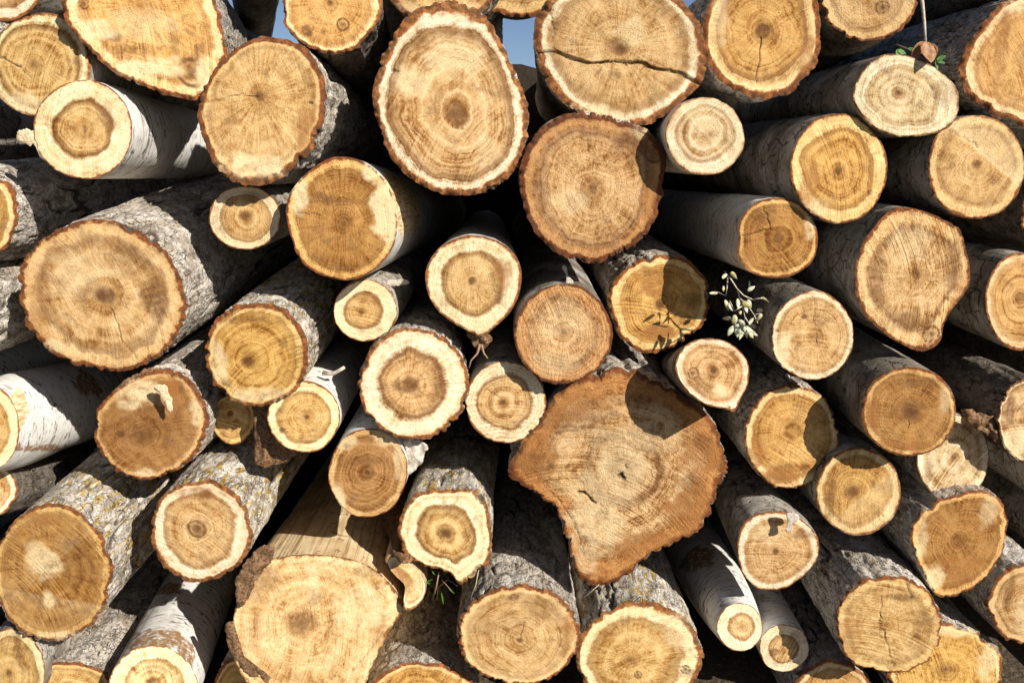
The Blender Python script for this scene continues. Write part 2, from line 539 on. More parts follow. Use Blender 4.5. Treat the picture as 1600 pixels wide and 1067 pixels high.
class Frame:
    """a log's own frame: z runs back along its trunk, x right, y down"""
    def __init__(s, cx, cy, d, vp, tilt):
        s.o = at(cx, cy, d)
        z = ray(*vp)
        s.z = z / np.linalg.norm(z)
        x = RT - s.z * RT.dot(s.z)
        s.x = x / np.linalg.norm(x)
        s.y = np.cross(s.z, s.x)
        s.tilt = tilt
        s.M = Matrix(((s.x[0], s.y[0], s.z[0], s.o[0]), (s.x[1], s.y[1], s.z[1], s.o[1]), (s.x[2], s.y[2], s.z[2], s.o[2]), (0, 0, 0, 1)))

    def loc(s, p):
        q = np.asarray(p) - s.o
        return np.array([q.dot(s.x), q.dot(s.y), q.dot(s.z)])

    def face(s, px, py):
        """photo pixel -> in-plane x, y on the sawn end"""
        r = ray(px, py)
        n = s.z - s.tilt[0] * s.x - s.tilt[1] * s.y
        t = (s.o - CAM).dot(n) / r.dot(n)
        q = s.loc(CAM + r * t)
        return q[:2]

    def scale(s):
        return np.linalg.norm(s.o - CAM) / FPX


def seg_dist(X, Y, pts):
    d = np.full(X.shape, 9.0)
    for (ax, ay), (bx, by) in zip(pts[:-1], pts[1:]):
        vx, vy = bx - ax, by - ay
        t = np.clip(((X - ax) * vx + (Y - ay) * vy) / (vx * vx + vy * vy + 1e-12), 0, 1)
        d = np.minimum(d, np.hypot(X - ax - t * vx, Y - ay - t * vy))
    return d


IDX = [0]


def build_log(root, fr, outline, pith, bark, wood, R1, strength, opt, seed, names=('bark', 'cut_face'), length=None, parent=None):
    """one trunk: a bark mesh and the sawn end at its front"""
    fis_d, ca, cl, inner, chip = BP[bark]
    inner = opt.get('inner', inner)
    if bark in ('rough', 'lichen'):
        inner -= random.Random(seed * 3).uniform(0, .03)
    sc = fr.scale()
    loc = np.array([fr.face(*p) for p in outline])
    per = sum(np.linalg.norm(loc[i] - loc[i - 1]) for i in range(len(loc)))
    nu = int(np.clip(per / sc * .64 / 1.5, 90, 420))
    out = catmull(loc, nu)
    pth = fr.face(*pith)
    c0 = out.mean(0)
    rel = out - c0
    R = np.hypot(rel[:, 0], rel[:, 1])
    Rm = R.mean()
    nrm = rel / R[:, None]
    rag = opt.get('rag', {'rough': 2.6, 'lichen': 2.3, 'dark': 2.4}.get(bark, .5)) * sc
    rg = fbm(np.concatenate((rel / (11 * sc), np.full((nu, 1), seed * 1.3)), 1), seed + 61, 3)
    R = R + rg * rag * np.clip(.6 + noise(np.concatenate((rel / (60 * sc), np.full((nu, 1), seed * 2.3)), 1), seed + 62), .15, 1.5)
    L = length or opt.get('L', 3.0)
    ne = opt.get('near', .62)
    zs = [0, .003, .007]
    st = .007
    while zs[-1] < L:
        if zs[-1] > ne:
            st *= 1.25
        zs.append(zs[-1] + max(st, .008))
    zs[-1] = L
    z = np.array(zs)
    m = np.clip(z / opt.get('round', 1.1), 0, 1)
    m = (m * m * (3 - 2 * m))[:, None]
    tp = opt.get('taper', .0)
    swell = opt.get('swell', 0.0)
    rad = (R[None] * (1 - m) + Rm * m) * (1 + tp * z + swell * (1 - np.exp(-z / .25)))[:, None]
    bend = opt.get('bend', (0, 0))
    Cx = c0[0] + bend[0] * z * z
    Cy = c0[1] + bend[1] * z * z
    X = Cx[:, None] + nrm[None, :, 0] * rad
    Y = Cy[:, None] + nrm[None, :, 1] * rad
    Z = np.repeat(z[:, None], nu, 1)
    k = seed * 3.17
    P = np.stack((X / ca + k, Y / ca + k, Z / cl + k), -1)
    wv = np.stack((noise(P * .6, seed), noise(P * .6 + 9, seed), noise(P * .6 + 19, seed)), -1)
    rough = bark in ('rough', 'lichen', 'dark')
    f = np.abs(noise(P * .75 + wv * .45, seed + 3))
    fis = np.exp(-(f / .10) ** 2)
    if rough:
        f2 = np.abs(noise(np.stack((X / ca * 1.9, Y / ca * 1.9, Z / cl * 2.4), -1) + wv * .5 + 7, seed + 5))
        fis = np.maximum(fis, .55 * np.exp(-(f2 / .15) ** 2))
    fis = fis * np.clip(.45 + 1.0 * noise(np.stack((X / .055 + k, Y / .055, Z / .07), -1), seed + 6), .05, 1.15)
    lump = noise(np.stack((X / .09 + k, Y / .09, Z / .2), -1), seed + 8) + .5 * noise(np.stack((X / .035 + k, Y / .035, Z / .05), -1), seed + 9)
    disp = -fis_d * fis + lump * (.0035 if rough else .0022) + fis_d * .35
    disp = disp * opt.get('relief', 1.0)
    if rough:
        disp += noise(np.stack((X / .014, Y / .014, Z / .020), -1), seed + 11) * .0022 + noise(np.stack((X / .006, Y / .006, Z / .009), -1), seed + 12) * .0010
    disp = disp * min(1, Rm / .09)
    X = X + nrm[None, :, 0] * disp
    Y = Y + nrm[None, :, 1] * disp
    # the edge of the bark is chipped here and there by the saw
    ch = noise(np.stack((nrm[:, 0] * 9 * Rm / .1, nrm[:, 1] * 9 * Rm / .1, np.full(nu, k)), -1), seed + 13)
    ch2 = noise(np.stack((nrm[:, 0] * 26 * Rm / .1, nrm[:, 1] * 26 * Rm / .1, np.full(nu, k)), -1), seed + 14)
    z0 = chip * (np.clip(ch, 0, 1) * 1.0 + np.clip(ch2, 0, 1) * .6)
    fade = np.exp(-z / .03)[:, None]
    tz = fr.tilt[0] * X + fr.tilt[1] * Y
    Zb = Z + z0[None] * fade + tz * np.clip(1 - Z / .5, 0, 1)
    nz = len(z)
    V = np.stack((X, Y, Zb), -1).reshape(-1, 3)
    F = grid_faces(nz, nu)[:, ::-1]
    flat = np.concatenate((F.ravel(), np.arange((nz - 1) * nu, nz * nu)))
    sizes = np.concatenate((np.full(len(F), 4), [nu]))
    bare = np.zeros(len(V))
    worn = np.zeros(len(V))
    if opt.get('skin'):
        Wd = fr.o + V[:, :1] * fr.x + V[:, 1:2] * fr.y + V[:, 2:3] * fr.z - CAM
        dep = Wd @ FW
        px = 800 + FPX * (Wd @ RT) / dep
        py = 533.5 - FPX * (Wd @ UP) / dep
        wv_ = fbm(V / .03 + 4, seed + 51)
        front = (V[:, 2] < .5)
        for kind_, sx, sy, srx, sry in opt['skin']:
            e = np.hypot((px - sx) / srx, (py - sy) / sry) + wv_ * .25
            a = np.clip((1.1 - e) / .12, 0, 1) * front
            if kind_ == 'bare':
                bare = np.maximum(bare, a)
            else:
                worn = np.maximum(worn, a)
    bo = mesh(names[0], V, flat, sizes, BARK[bark], parent or root, True, {'bare': ('FLOAT', bare), 'worn': ('FLOAT', worn), 'fis': ('FLOAT', fis.reshape(-1) * (1.0 if rough else .3))})

    # ---- the sawn end: rings of vertices from the pith out to the bark
    rim = np.stack((X[0], Y[0]), 1)
    v = rim - pth
    th = np.arctan2(v[:, 1], v[:, 0])
    Ru = np.hypot(v[:, 0], v[:, 1])
    Rs = smoothc(Ru, nu // 5)
    Rq = smoothc(Ru, max(2, nu // 40))
    ns = int(np.clip(Rm / sc * .64 / 1.5, 16, 90))
    s = np.linspace(0, 1, ns + 1)[1:]
    s = np.concatenate((s[:-1], [inner - .01, inner + .01]))
    s = np.unique(np.clip(np.concatenate((s, [1.0])), 0, 1))
    w1 = (s ** 1.6)[:, None]
    w2 = (s ** 14)[:, None]
    rr = s[:, None] * ((1 - w1) * Rs + w1 * (1 - w2) * Rq + w1 * w2 * Ru)
    dx, dy = v[:, 0] / Ru, v[:, 1] / Ru
    FX = pth[0] + rr * dx
    FY = pth[1] + rr * dy
    FZ = fr.tilt[0] * FX + fr.tilt[1] * FY + z0[None] * np.clip((s[:, None] - inner) / (1 - inner), 0, 1) ** 2
    FZ = FZ + noise(np.stack((FX / .03 + k, FY / .03, FX * 0), -1), seed + 21) * .0012 * (1 - w2)
    rho = np.repeat(s[:, None], nu, 1)
    stain_shade = np.zeros_like(FX)
    pale = np.zeros_like(FX)
    warm = np.zeros_like(FX)
    crack = np.zeros_like(FX)
    wob = fbm(np.stack((FX / .025 + k, FY / .025, FX * 0 + 2), -1), seed + 31)
    for mk in opt.get('marks', ()):
        t = mk[0]
        if t in 'swo':                       # dark (stains and some painted shade), pale or orange patch: x, y, rx, ry, amount
            q = fr.face(mk[1], mk[2])
            e = np.hypot((FX - q[0]) / (mk[3] * sc), (FY - q[1]) / (mk[4] * sc)) + wob * .30
            soft = {'s': .6, 'w': .55, 'o': .3}[t]
            a = np.clip((1.0 + soft * .4 - e) / soft, 0, 1) * mk[5]
            if t == 's':
                stain_shade = np.maximum(stain_shade, a)
            elif t == 'w':
                pale = np.maximum(pale, a)
            else:
                warm = np.maximum(warm, a)
        elif t == 'k':                       # knot: x, y, r
            q = fr.face(mk[1], mk[2])
            e = np.hypot(FX - q[0], FY - q[1]) / (mk[3] * sc) + wob * .08
            ka = mk[4] if len(mk) > 4 else 1
            stain_shade = np.maximum(stain_shade, ka * .75 * np.exp(-((e - 1) / .16) ** 2))
            stain_shade = np.maximum(stain_shade, ka * np.clip(1 - e, 0, 1) * .7)
        elif t == 'c':                       # crack: points, width
            pts = [fr.face(*p) for p in mk[1]]
            jx = noise(np.stack((FX / .012, FY / .012, FX * 0), -1), seed + 41) * .0035
            d = seg_dist(FX + jx, FY - jx, pts)
            hw = mk[2] * sc
            a = np.clip(1.35 - d / hw, 0, 1)
            crack = np.maximum(crack, a * (mk[3] if len(mk) > 3 else .9) * .85)
            FZ = FZ + a * hw * 1.6
        elif t == 'h':                       # where a second saw cut met the first: x, y, direction, amount, step in mm
            q = fr.face(mk[1], mk[2])
            d = (FX - q[0]) * mk[3] + (FY - q[1]) * mk[4]
            a = np.clip(d / .006 + .5, 0, 1)
            pale = np.maximum(pale, a * mk[5] * np.clip(1 - d / .09, .25, 1))
            FZ = FZ + a * mk[6] * .001
        elif t == 'q':                       # a piece standing back behind a split: points of the split, depth
            pts = np.array([fr.face(*p) for p in mk[1]])
            yl = np.interp(FX, pts[:, 0], pts[:, 1])
            a = np.clip((FY - yl) / .004, 0, 1)
            FZ = FZ + a * mk[2]
    nn = len(s)
    V = np.stack((FX, FY, FZ), -1).reshape(-1, 3)
    zc = float(FZ[0].mean())
    V = np.vstack((V, [[pth[0], pth[1], zc]]))
    F = grid_faces(nn, nu)
    fan = np.stack((np.full(nu, nn * nu), (np.arange(nu) + 1) % nu, np.arange(nu)), 1)
    flat = np.concatenate((F.ravel(), fan.ravel()))
    sizes = np.concatenate((np.full(len(F), 4), np.full(nu, 3)))
    app = lambda a, x=None: np.concatenate((a.reshape(-1), [a[0].mean() if x is None else x]))
    rd = np.stack((np.repeat(dx[None], nn, 0), np.repeat(dy[None], nn, 0), rho), -1).reshape(-1, 3)
    rd = np.vstack((rd, [[0, 0, 0]]))
    mt = wood_mat(wood, R1, strength, inner, seed, opt.get('saw', random.Random(seed).uniform(0, 3.14)), opt.get('grey', 0), opt.get('blot', .5), opt.get('coarse', 1.0), opt.get('calm', 1.0))
    fo = mesh(names[1], V, flat, sizes, mt, bo if names[1] == 'stub_face' else root, True,
              {'rho': ('FLOAT', app(rho, 0.0)), 'rd': ('FLOAT_VECTOR', rd), 'stain_shade': ('FLOAT', app(stain_shade)), 'pale': ('FLOAT', app(pale)), 'warm': ('FLOAT', app(warm)), 'crack': ('FLOAT', app(crack))})
    return bo, fo


def empty(name, M, label, cat, group=None):
    o = bpy.data.objects.new(name, None)
    COL.objects.link(o)
    o.empty_display_size = .05
    o.matrix_world = M
    o['label'], o['category'] = label, cat
    if group:
        o['group'] = group
    return o


def tube(name, paths, mat, parent, loc=lambda p: p, sides=7):
    """one mesh of several tapering tubes; a path is a list of (point, radius)"""
    V, F = [], []
    for path in paths:
        P = np.array([loc(p) for p, r in path])
        b = len(V)
        for i, (p, (_, r)) in enumerate(zip(P, path)):
            t = P[min(i + 1, len(P) - 1)] - P[max(i - 1, 0)]
            t = t / (np.linalg.norm(t) + 1e-9)
            a = np.cross(t, (0.31, .2, .93))
            a /= np.linalg.norm(a) + 1e-9
            c = np.cross(t, a)
            for j in range(sides):
                q = j * math.tau / sides
                V.append(p + (a * math.cos(q) + c * math.sin(q)) * r)
        n = len(P)
        for i in range(n - 1):
            for j in range(sides):
                j2 = (j + 1) % sides
                F.append((b + i * sides + j, b + i * sides + j2, b + (i + 1) * sides + j2, b + (i + 1) * sides + j))
        F.append(tuple(b + j for j in range(sides))[::-1])
        F.append(tuple(b + (n - 1) * sides + j for j in range(sides)))
    return mesh(name, V, np.concatenate([np.array(f) for f in F]), [len(f) for f in F], mat, parent, True)


def chunk(name, pts, depth, thick, mat, parent, fr, seed, lie=None, bulge=.25):
    """a torn piece of bark or wood: an outline in the photo at a given distance, with real thickness and a rough surface"""
    c = np.mean(np.array(pts, float), 0)
    n = max(48, min(110, int(len(pts) * 12)))
    o2 = catmull(pts, n)
    rn = np.random.RandomState(seed)
    nn_ = (o2 - np.roll(o2, 1, 0))[:, ::-1] * np.array([1, -1])
    nn_ /= np.linalg.norm(nn_, axis=1)[:, None] + 1e-6
    sz = min(1.0, .025 * float(np.ptp(np.array(pts, float), axis=0).mean()))
    jag = rn.uniform(-1, 1, n) * .9 * sz + 2.4 * sz * noise(np.stack((o2[:, 0] / 7, o2[:, 1] / 7, o2[:, 0] * 0 + seed), -1), 3)
    o2 = o2 + nn_ * jag[:, None]
    rings = 6
    V, F = [], []
    for side in (0, 1):
        for r in range(rings + 1):
            s = 1 - r / rings * .97
            for i in range(n):
                p = c + (o2[i] - c) * s
                h = noise(np.array([p[0] / 9., p[1] / 9., seed * 1.7 + side * 3]), seed)
                y = depth + (-1 if side == 0 else 1) * thick * (.25 + bulge * (1 - s ** 2)) * 1.0 + h * thick * (.6 if thick > .008 else .2)
                if lie:                      # it lies along the trunk running back from lie[0] towards lie[1]
                    y += (depth + CAM_D) * ((lie[0] - lie[1]) / (p[1] - lie[1]) - 1)
                q = ray(p[0], p[1])
                V.append(fr.loc(CAM + q * ((y + CAM_D) / q[1])))
    def idx(side, r, i):
        return side * (rings + 1) * n + r * n + i % n
    for r in range(rings):
        for i in range(n):
            F.append((idx(0, r, i), idx(0, r, i + 1), idx(0, r + 1, i + 1), idx(0, r + 1, i)))
            F.append((idx(1, r, i + 1), idx(1, r, i), idx(1, r + 1, i), idx(1, r + 1, i + 1)))
    for i in range(n):
        F.append((idx(0, 0, i + 1), idx(0, 0, i), idx(1, 0, i), idx(1, 0, i + 1)))
    F.append(tuple(idx(0, rings, i) for i in range(n)))
    F.append(tuple(idx(1, rings, i) for i in range(n))[::-1])
    return mesh(name, V, np.concatenate([np.array(f) for f in F]), [len(f) for f in F], mat, parent, True)


# ------------------------------------------------------------------ the logs
G = 'logs stacked in the pile'
NAMES = {'rough': 'rough_bark_log', 'lichen': 'lichen_covered_log', 'dark': 'dark_bark_log', 'grey': 'grey_bark_log', 'white': 'white_bark_log', 'peeled': 'peeled_log'}
VP = (800, 230)
_e = [0]


def E(cx, cy, rx, ry, irr=.035):
    _e[0] += 1
    return ell(cx, cy, rx, ry, _e[0] * 7, irr)


# depth of the sawn end, its outline and pith in the photo, where its trunk vanishes, bark, wood, radius and strength of the dark ring, extras, torn pieces, label
LOGS = [
    (.04, E(5, -46, 68, 78), (0, -50), VP, 'grey', 'cream', .80, .6, {}, [],
     'pale log end cut off by the top left corner of the photo'),
    (-.02, E(62, 102, 80, 80), (53, 101), VP, 'grey', 'cream', .84, .7, {'marks': [('c', [(-8, 84), (18, 98), (50, 121)], .9), ('w', 30, 160, 40, 14, .6)]}, [],
     'cream log end with a thin crack to its left edge, behind the white-barked log'),
    (0.0, [(100, -10), (105, 25), (120, 52), (160, 95), (200, 125), (250, 143), (300, 153), (320, 153), (334, 135), (346, 105), (352, 85), (343, 40), (332, -10), (312, -65), (230, -92), (140, -72)], (218, 8), (430, 120), 'rough', 'gold', .80, .45,
     {'inner': .945, 'blot': .6, 'marks': [('w', 232, 107, 48, 13, .8), ('w', 150, 50, 22, 14, .7), ('w', 318, 120, 9, 28, .7), ('k', 300, 114, 17), ('s', 205, 78, 30, 8, .35), ('s', 272, 58, 8, 18, .35), ('k', 131, 6, 6), ('s', 175, 58, 14, 8, .45), ('w', 225, 40, 40, 22, .35)]}, [],
     'big lopsided log end with orange bark rim, narrowing to a point at lower right'),
    (-.03, [(425, 60), (470, 75), (497, 110), (506, 160), (498, 210), (470, 250), (430, 280), (390, 287), (350, 272), (325, 235), (313, 180), (325, 130), (355, 90), (390, 65)], (405, 150), (770, 270), 'rough', 'tan', .84, .45,
     {'blot': .6, 'marks': [('c', [(345, 155), (372, 148), (404, 152)], .7, .7), ('w', 400, 262, 45, 18, .8), ('o', 480, 210, 18, 40, .4), ('s', 406, 150, 9, 7, .5), ('s', 362, 190, 10, 8, .3), ('c', [(482, 163), (486, 163)], 1.6)]}, [],
     'large tan log end with a dark reddish heart spot, right of the lopsided orange-rimmed one'),
    (.06, E(518, 12, 75, 70), (516, 5), (690, 330), 'dark', 'gold', .86, .35, {'marks': [('k', 536, 39, 8), ('s', 480, 49, 7, 7, .7), ('s', 516, 5, 4, 4, .8), ('s', 505, 50, 5, 4, .35)]}, [],
     'log end with two small brown knots and black rough bark, cut by the top edge'),
    (.12, E(690, -42, 94, 82), (690, -45), VP, 'rough', 'red', .80, .4, {'marks': [('w', 700, 15, 70, 12, .5)]}, [],
     'reddish log end mostly hidden above the tall egg-shaped log end'),
    (-.03, [(705, 3), (745, 18), (770, 45), (790, 85), (812, 130), (822, 180), (820, 230), (797, 270), (762, 296), (720, 303), (672, 292), (630, 265), (605, 225), (590, 180), (587, 135), (600, 90), (625, 45), (660, 15)], (713, 178), (745, 255), 'rough', 'cream', .83, .75,
     {'marks': [('w', 708, 88, 45, 24, .55), ('w', 645, 128, 26, 22, .6), ('s', 716, 178, 14, 14, .45), ('c', [(612, 111), (623, 111)], 1.6), ('c', [(700, 190), (708, 200), (722, 201), (729, 194)], .7, .7), ('w', 760, 240, 20, 30, .3)]}, [],
     'tall egg-shaped log end with a wide pale rim, largest in the top row'),
    (0.0, [(960, -32), (1030, -17), (1080, 20), (1099, 70), (1096, 120), (1070, 155), (1030, 185), (990, 195), (940, 185), (890, 165), (855, 125), (838, 80), (838, 40), (855, 5), (900, -25)], (968, 72), (830, 200), 'rough', 'cream', .84, .55,
     {'saw': .5, 'marks': [('c', [(850, 10), (862, 28), (866, 62)], 1.1), ('c', [(862, 75), (886, 91), (922, 98), (940, 99)], .7), ('c', [(936, 98), (962, 95), (985, 100)], .9), ('c', [(985, 99), (1004, 97), (1024, 106), (1046, 109), (1062, 113), (1084, 124)], 1.4),
                        ('q', [(800, 80), (866, 78), (922, 97), (965, 94), (1004, 97), (1024, 106), (1062, 112), (1084, 123), (1130, 140)], .007), ('s', 970, 78, 9, 8, .5), ('s', 960, 118, 10, 6, .3), ('w', 985, 50, 22, 20, .5), ('w', 925, 176, 38, 12, .7)]}, [],
     'big round log end split across by a long jagged dark crack'),
    (.05, E(1191, 48, 92, 102), (1190, 50), VP, 'rough', 'gold', .76, .7, {'marks': [('c', [(1189, 58), (1186, 90), (1181, 132)], .8), ('s', 1190, 49, 11, 11, .65), ('w', 1125, 30, 12, 40, .35), ('o', 1260, 90, 14, 30, .5)]}, [],
     'log end at the top with a thin crack straight down from its dark heart'),
    (.08, E(1357, 0, 73, 63), (1350, -5), (1000, 260), 'dark', 'tan', .76, .5, {'marks': [('k', 1379, 12, 8)]},
     [],
     'log end at the top edge with a loose bark strip on its right'),
    (.02, [(1620, -12), (1575, 5), (1545, 30), (1517, 70), (1501, 110), (1512, 140), (1540, 165), (1580, 185), (1625, 196), (1685, 150), (1705, 80), (1682, 18)], (1604, 85), VP, 'rough', 'gold', .80, .5,
     {'inner': .93, 'marks': [('o', 1565, 70, 10, 40, .6), ('w', 1590, 10, 14, 10, .8)]}, [],
     'big orange log end with ragged bark teeth at the right edge, top corner'),
    (.10, E(1610, -105, 90, 85), (1610, -105), (980, 300), 'dark', 'gold', .8, .4, {}, [],
     'dark-barked trunk running in from the top right corner, its end out of sight'),
    (-.02, [(1340, 125), (1360, 100), (1385, 87), (1420, 90), (1455, 102), (1480, 120), (1498, 141), (1498, 175), (1480, 200), (1450, 210), (1410, 214), (1375, 205), (1350, 185), (1333, 155)], (1402, 145), VP, 'grey', 'pale', .72, .5,
     {'marks': [('h', 1395, 160, .5, .8, .35, 1.2), ('c', [(1444, 118), (1460, 140), (1462, 165)], .6, .8), ('s', 1478, 140, 16, 18, .3), ('k', 1437, 161, 4), ('s', 1402, 146, 5, 4, .6)]}, [],
     'pale flattened oval log end below the one with a loose bark strip'),
    (-.12, E(1102, 213, 62, 61, .02), (1106, 210), (860, 250), 'white', 'pale', .74, .55, {'marks': [('h', 1103, 212, .72, -.7, .45, 1.0), ('s', 1107, 210, 4, 4, .6)]}, [],
     'small pale log end sticking out and shading the pinkish one left of it'),
    (.0, E(1311, 263, 74, 87, .015), (1310, 267), VP, 'grey', 'gold', .76, .6, {'marks': [('s', 1310, 267, 6, 6, .8), ('o', 1262, 300, 16, 40, .5), ('w', 1275, 325, 20, 14, .5), ('k', 1359, 301, 3)]}, [],
     'smooth oval honey log end with a dark heart dot, under the pale flattened oval'),
    (.0, E(1525, 261, 76, 81, .02), (1527, 258), VP, 'grey', 'tan', .80, .45, {'saw': .5, 'marks': [('c', [(1483, 202), (1505, 215), (1530, 230)], .7, .6), ('h', 1527, 235, .6, -.8, .5, 1.0), ('s', 1527, 257, 6, 5, .6)]}, [],
     'round log end with a paler saw-cut wedge under the ragged orange one'),
    (-.04, [(905, 178), (950, 182), (995, 197), (1016, 212), (1037, 236), (1041, 250), (1037, 285), (1025, 330), (1005, 370), (970, 395), (925, 411), (880, 400), (845, 370), (825, 330), (816, 290), (820, 245), (845, 205), (870, 188)], (925, 295), VP, 'rough', 'red', .80, .7,
     {'inner': .955, 'coarse': 1.4, 'marks': [('s', 926, 295, 9, 9, .5), ('k', 1022, 240, 13), ('s', 990, 225, 26, 22, .45), ('o', 1015, 300, 12, 40, .4), ('w', 890, 312, 26, 22, .45), ('w', 1000, 205, 14, 10, .5)]}, [],
     'large pinkish log end under the one split by a jagged crack'),
    (.02, [(1165, 332), (1190, 312), (1230, 310), (1262, 330), (1277, 365), (1271, 405), (1240, 430), (1200, 433), (1168, 422), (1152, 400), (1155, 374), (1155, 350)], (1218, 372), (800, 280), 'white', 'brown', .84, .3,
     {'inner': .95, 'blot': .8, 'marks': [('c', [(1160, 368), (1185, 362), (1206, 357)], 1.0), ('c', [(1193, 325), (1200, 345), (1206, 357)], 1.0), ('o', 1165, 405, 14, 22, .7), ('w', 1266, 350, 8, 26, .6), ('s', 1192, 340, 22, 15, .35)]}, [],
     'brown log end with a three-way crack, its ringed pale trunk in shade'),
    (.02, [(1410, 323), (1445, 330), (1490, 352), (1505, 370), (1515, 420), (1512, 450), (1490, 480), (1474, 510), (1470, 532), (1445, 547), (1415, 540), (1375, 515), (1345, 480), (1335, 430), (1345, 385), (1370, 350), (1390, 330)], (1433, 427), VP, 'grey', 'tan', .78, .7,
     {'inner': .955, 'coarse': 1.5, 'marks': [('k', 1455, 522, 11), ('s', 1408, 500, 26, 14, .4), ('s', 1490, 400, 16, 45, .3), ('s', 1372, 450, 10, 42, .35), ('o', 1495, 470, 10, 24, .6), ('w', 1425, 380, 28, 22, .4)]}, [],
     'large pear-shaped log end notched at lower right where a small knot sits'),
    (.05, E(1594, 471, 54, 76, .02), (1594, 465), VP, 'grey', 'gold', .84, .3, {'inner': .95}, [],
     'tall narrow log end at the right edge beside the notched pear-shaped one'),
    (-.04, E(130, 202, 77, 77, .015), (132, 202), (700, 280), 'white', 'cream', .60, .85, {'inner': .975, 'marks': [('s', 132, 202, 3, 6, .6), ('s', 166, 180, 10, 22, .3)]},
     [('torn_sliver', M_SPL, [(72, 200), (48, 203), (27, 205), (28, 219), (46, 228), (52, 226), (66, 246), (80, 248)], -.006, .006)],
     'white-barked log at upper left with a very wide cream rim and a torn sliver'),
    (.05, E(-44, 334, 70, 74), (-44, 334), VP, 'rough', 'gold', .8, .4, {'swell': .16}, [],
     'rough grey trunk at the left edge, only the right rim of its end in view'),
    (.04, E(383, 340, 57, 50, .015), (385, 338), VP, 'grey', 'cream', .72, .6, {'marks': [('s', 383, 337, 8, 6, .5), ('s', 395, 310, 20, 10, .3)]}, [],
     'small cream log end tucked under the large tan end, top in shadow'),
    (-.04, [(520, 245), (560, 250), (590, 270), (610, 300), (621, 340), (618, 375), (597, 410), (560, 435), (525, 438), (490, 425), (465, 400), (450, 355), (447, 320), (460, 290), (485, 265)], (537, 350), (800, 320), 'white', 'brown', .86, .35,
     {'inner': .965, 'blot': .8, 'skin': [('bare', 634, 312, 42, 54)], 'marks': [('w', 604, 318, 20, 58, 1.2), ('w', 585, 268, 20, 14, .8), ('w', 468, 298, 12, 32, .8), ('c', [(462, 334), (500, 336)], .8, .5), ('c', [(528, 262), (531, 296)], .7, .5), ('s', 500, 310, 30, 8, .35), ('k', 467, 332, 4), ('s', 540, 315, 44, 6, .3)]},
     [],
     'brown-hearted log end with wood laid bare on its right, trunk white'),
    (-.03, [(150, 345), (190, 350), (230, 370), (262, 400), (283, 445), (287, 480), (275, 520), (245, 555), (200, 575), (160, 578), (115, 568), (75, 545), (45, 505), (33, 455), (40, 410), (70, 375), (110, 352)], (162, 460), (800, 130), 'rough', 'tan', .80, .7,
     {'inner': .955, 'swell': .05, 'marks': [('s', 163, 461, 13, 11, .6), ('s', 243, 470, 18, 32, .5), ('s', 200, 405, 38, 22, .25), ('c', [(172, 480), (182, 505), (190, 530), (214, 560)], .9, .7), ('o', 60, 490, 16, 40, .4), ('w', 120, 430, 34, 30, .35), ('w', 85, 540, 16, 10, .6), ('s', 128, 460, 6, 12, .4)]}, [],
     'very large round log end with a bold brown ring and thick grey trunk'),
    (.08, E(570, 486, 49, 48, .015), (564, 487), VP, 'grey', 'cream', .62, .75, {'inner': .975, 'marks': [('s', 565, 488, 2.5, 2.5, .8)]},
     [('bark_sliver', M_WFLAP, [(603, 440), (620, 437), (637, 438), (637, 444), (620, 446), (605, 447)], .05, .006)],
     'smallest cream log end below the brown-hearted one, half in shadow'),
    (.02, [(740, 368), (780, 378), (808, 405), (816, 440), (803, 480), (775, 510), (752, 526), (735, 518), (710, 505), (680, 480), (667, 445), (670, 410), (690, 385), (715, 372)], (737, 440), (770, 300), 'white', 'cream', .66, .75,
     {'inner': .955, 'marks': [('s', 738, 438, 6, 6, .7), ('s', 780, 445, 12, 36, .35), ('o', 786, 430, 12, 30, .4), ('w', 745, 505, 28, 10, .7)]},
     [('torn_bark', M_FLAP, [(730, 512), (745, 522), (758, 518), (768, 528), (760, 542), (745, 545), (735, 532)], .02, .016)],
     'cream log end drawn out to a point at the bottom, with twiglets hanging from it'),
    (.0, E(880, 522, 77, 78, .015), (880, 518), VP, 'grey', 'red', .74, .6, {'inner': .955, 'rag': 1.4, 'blot': .5, 'coarse': 1.7, 'marks': [('w', 880, 500, 38, 30, .25), ('w', 870, 565, 40, 20, .3)]},
     [('bark_sliver', M_WFLAP, [(878, 417), (884, 415), (888, 430), (897, 440), (894, 450), (884, 449), (884, 434)], .02, .006)],
     'round pinkish log end with roughly sawn face, touching the top of the huge star-shaped one'),
    (.22, [(1010, 405), (1060, 402), (1095, 425), (1108, 460), (1100, 500), (1075, 525), (1040, 545), (1005, 548), (975, 530), (955, 490), (954, 450), (975, 425)], (1033, 475), VP, 'rough', 'gold', .84, .4,
     {'inner': .955, 'marks': [('s', 1033, 475, 8, 7, .6), ('o', 1020, 440, 26, 20, .5), ('o', 1030, 520, 26, 14, .6), ('s', 1080, 470, 14, 14, .3), ('s', 1070, 500, 9, 9, .3)]}, [],  # the two faint dark spots at right paint in the twig's leaf shadow
     'orange log end dappled by the shadow of the leafy twig'),
    (.0, E(1270, 525, 65, 69, .015), (1275, 529), VP, 'grey', 'cream', .86, .3, {'inner': .975, 'marks': [('s', 1256, 494, 5, 4, .6), ('c', [(1271, 460), (1273, 500)], .6, .5), ('w', 1225, 550, 12, 36, .7), ('s', 1215, 517, 4, 2, .7), ('c', [(1275, 520), (1275, 538)], .6, .6)]}, [],
     'pale smooth log end just right of the leafy twig'),
    (-.03, [(395, 474), (430, 477), (460, 500), (478, 535), (478, 570), (462, 605), (430, 628), (400, 634), (365, 625), (335, 595), (321, 555), (328, 520), (350, 490), (372, 478)], (388, 564), (760, 190), 'lichen', 'gold', .84, .35,
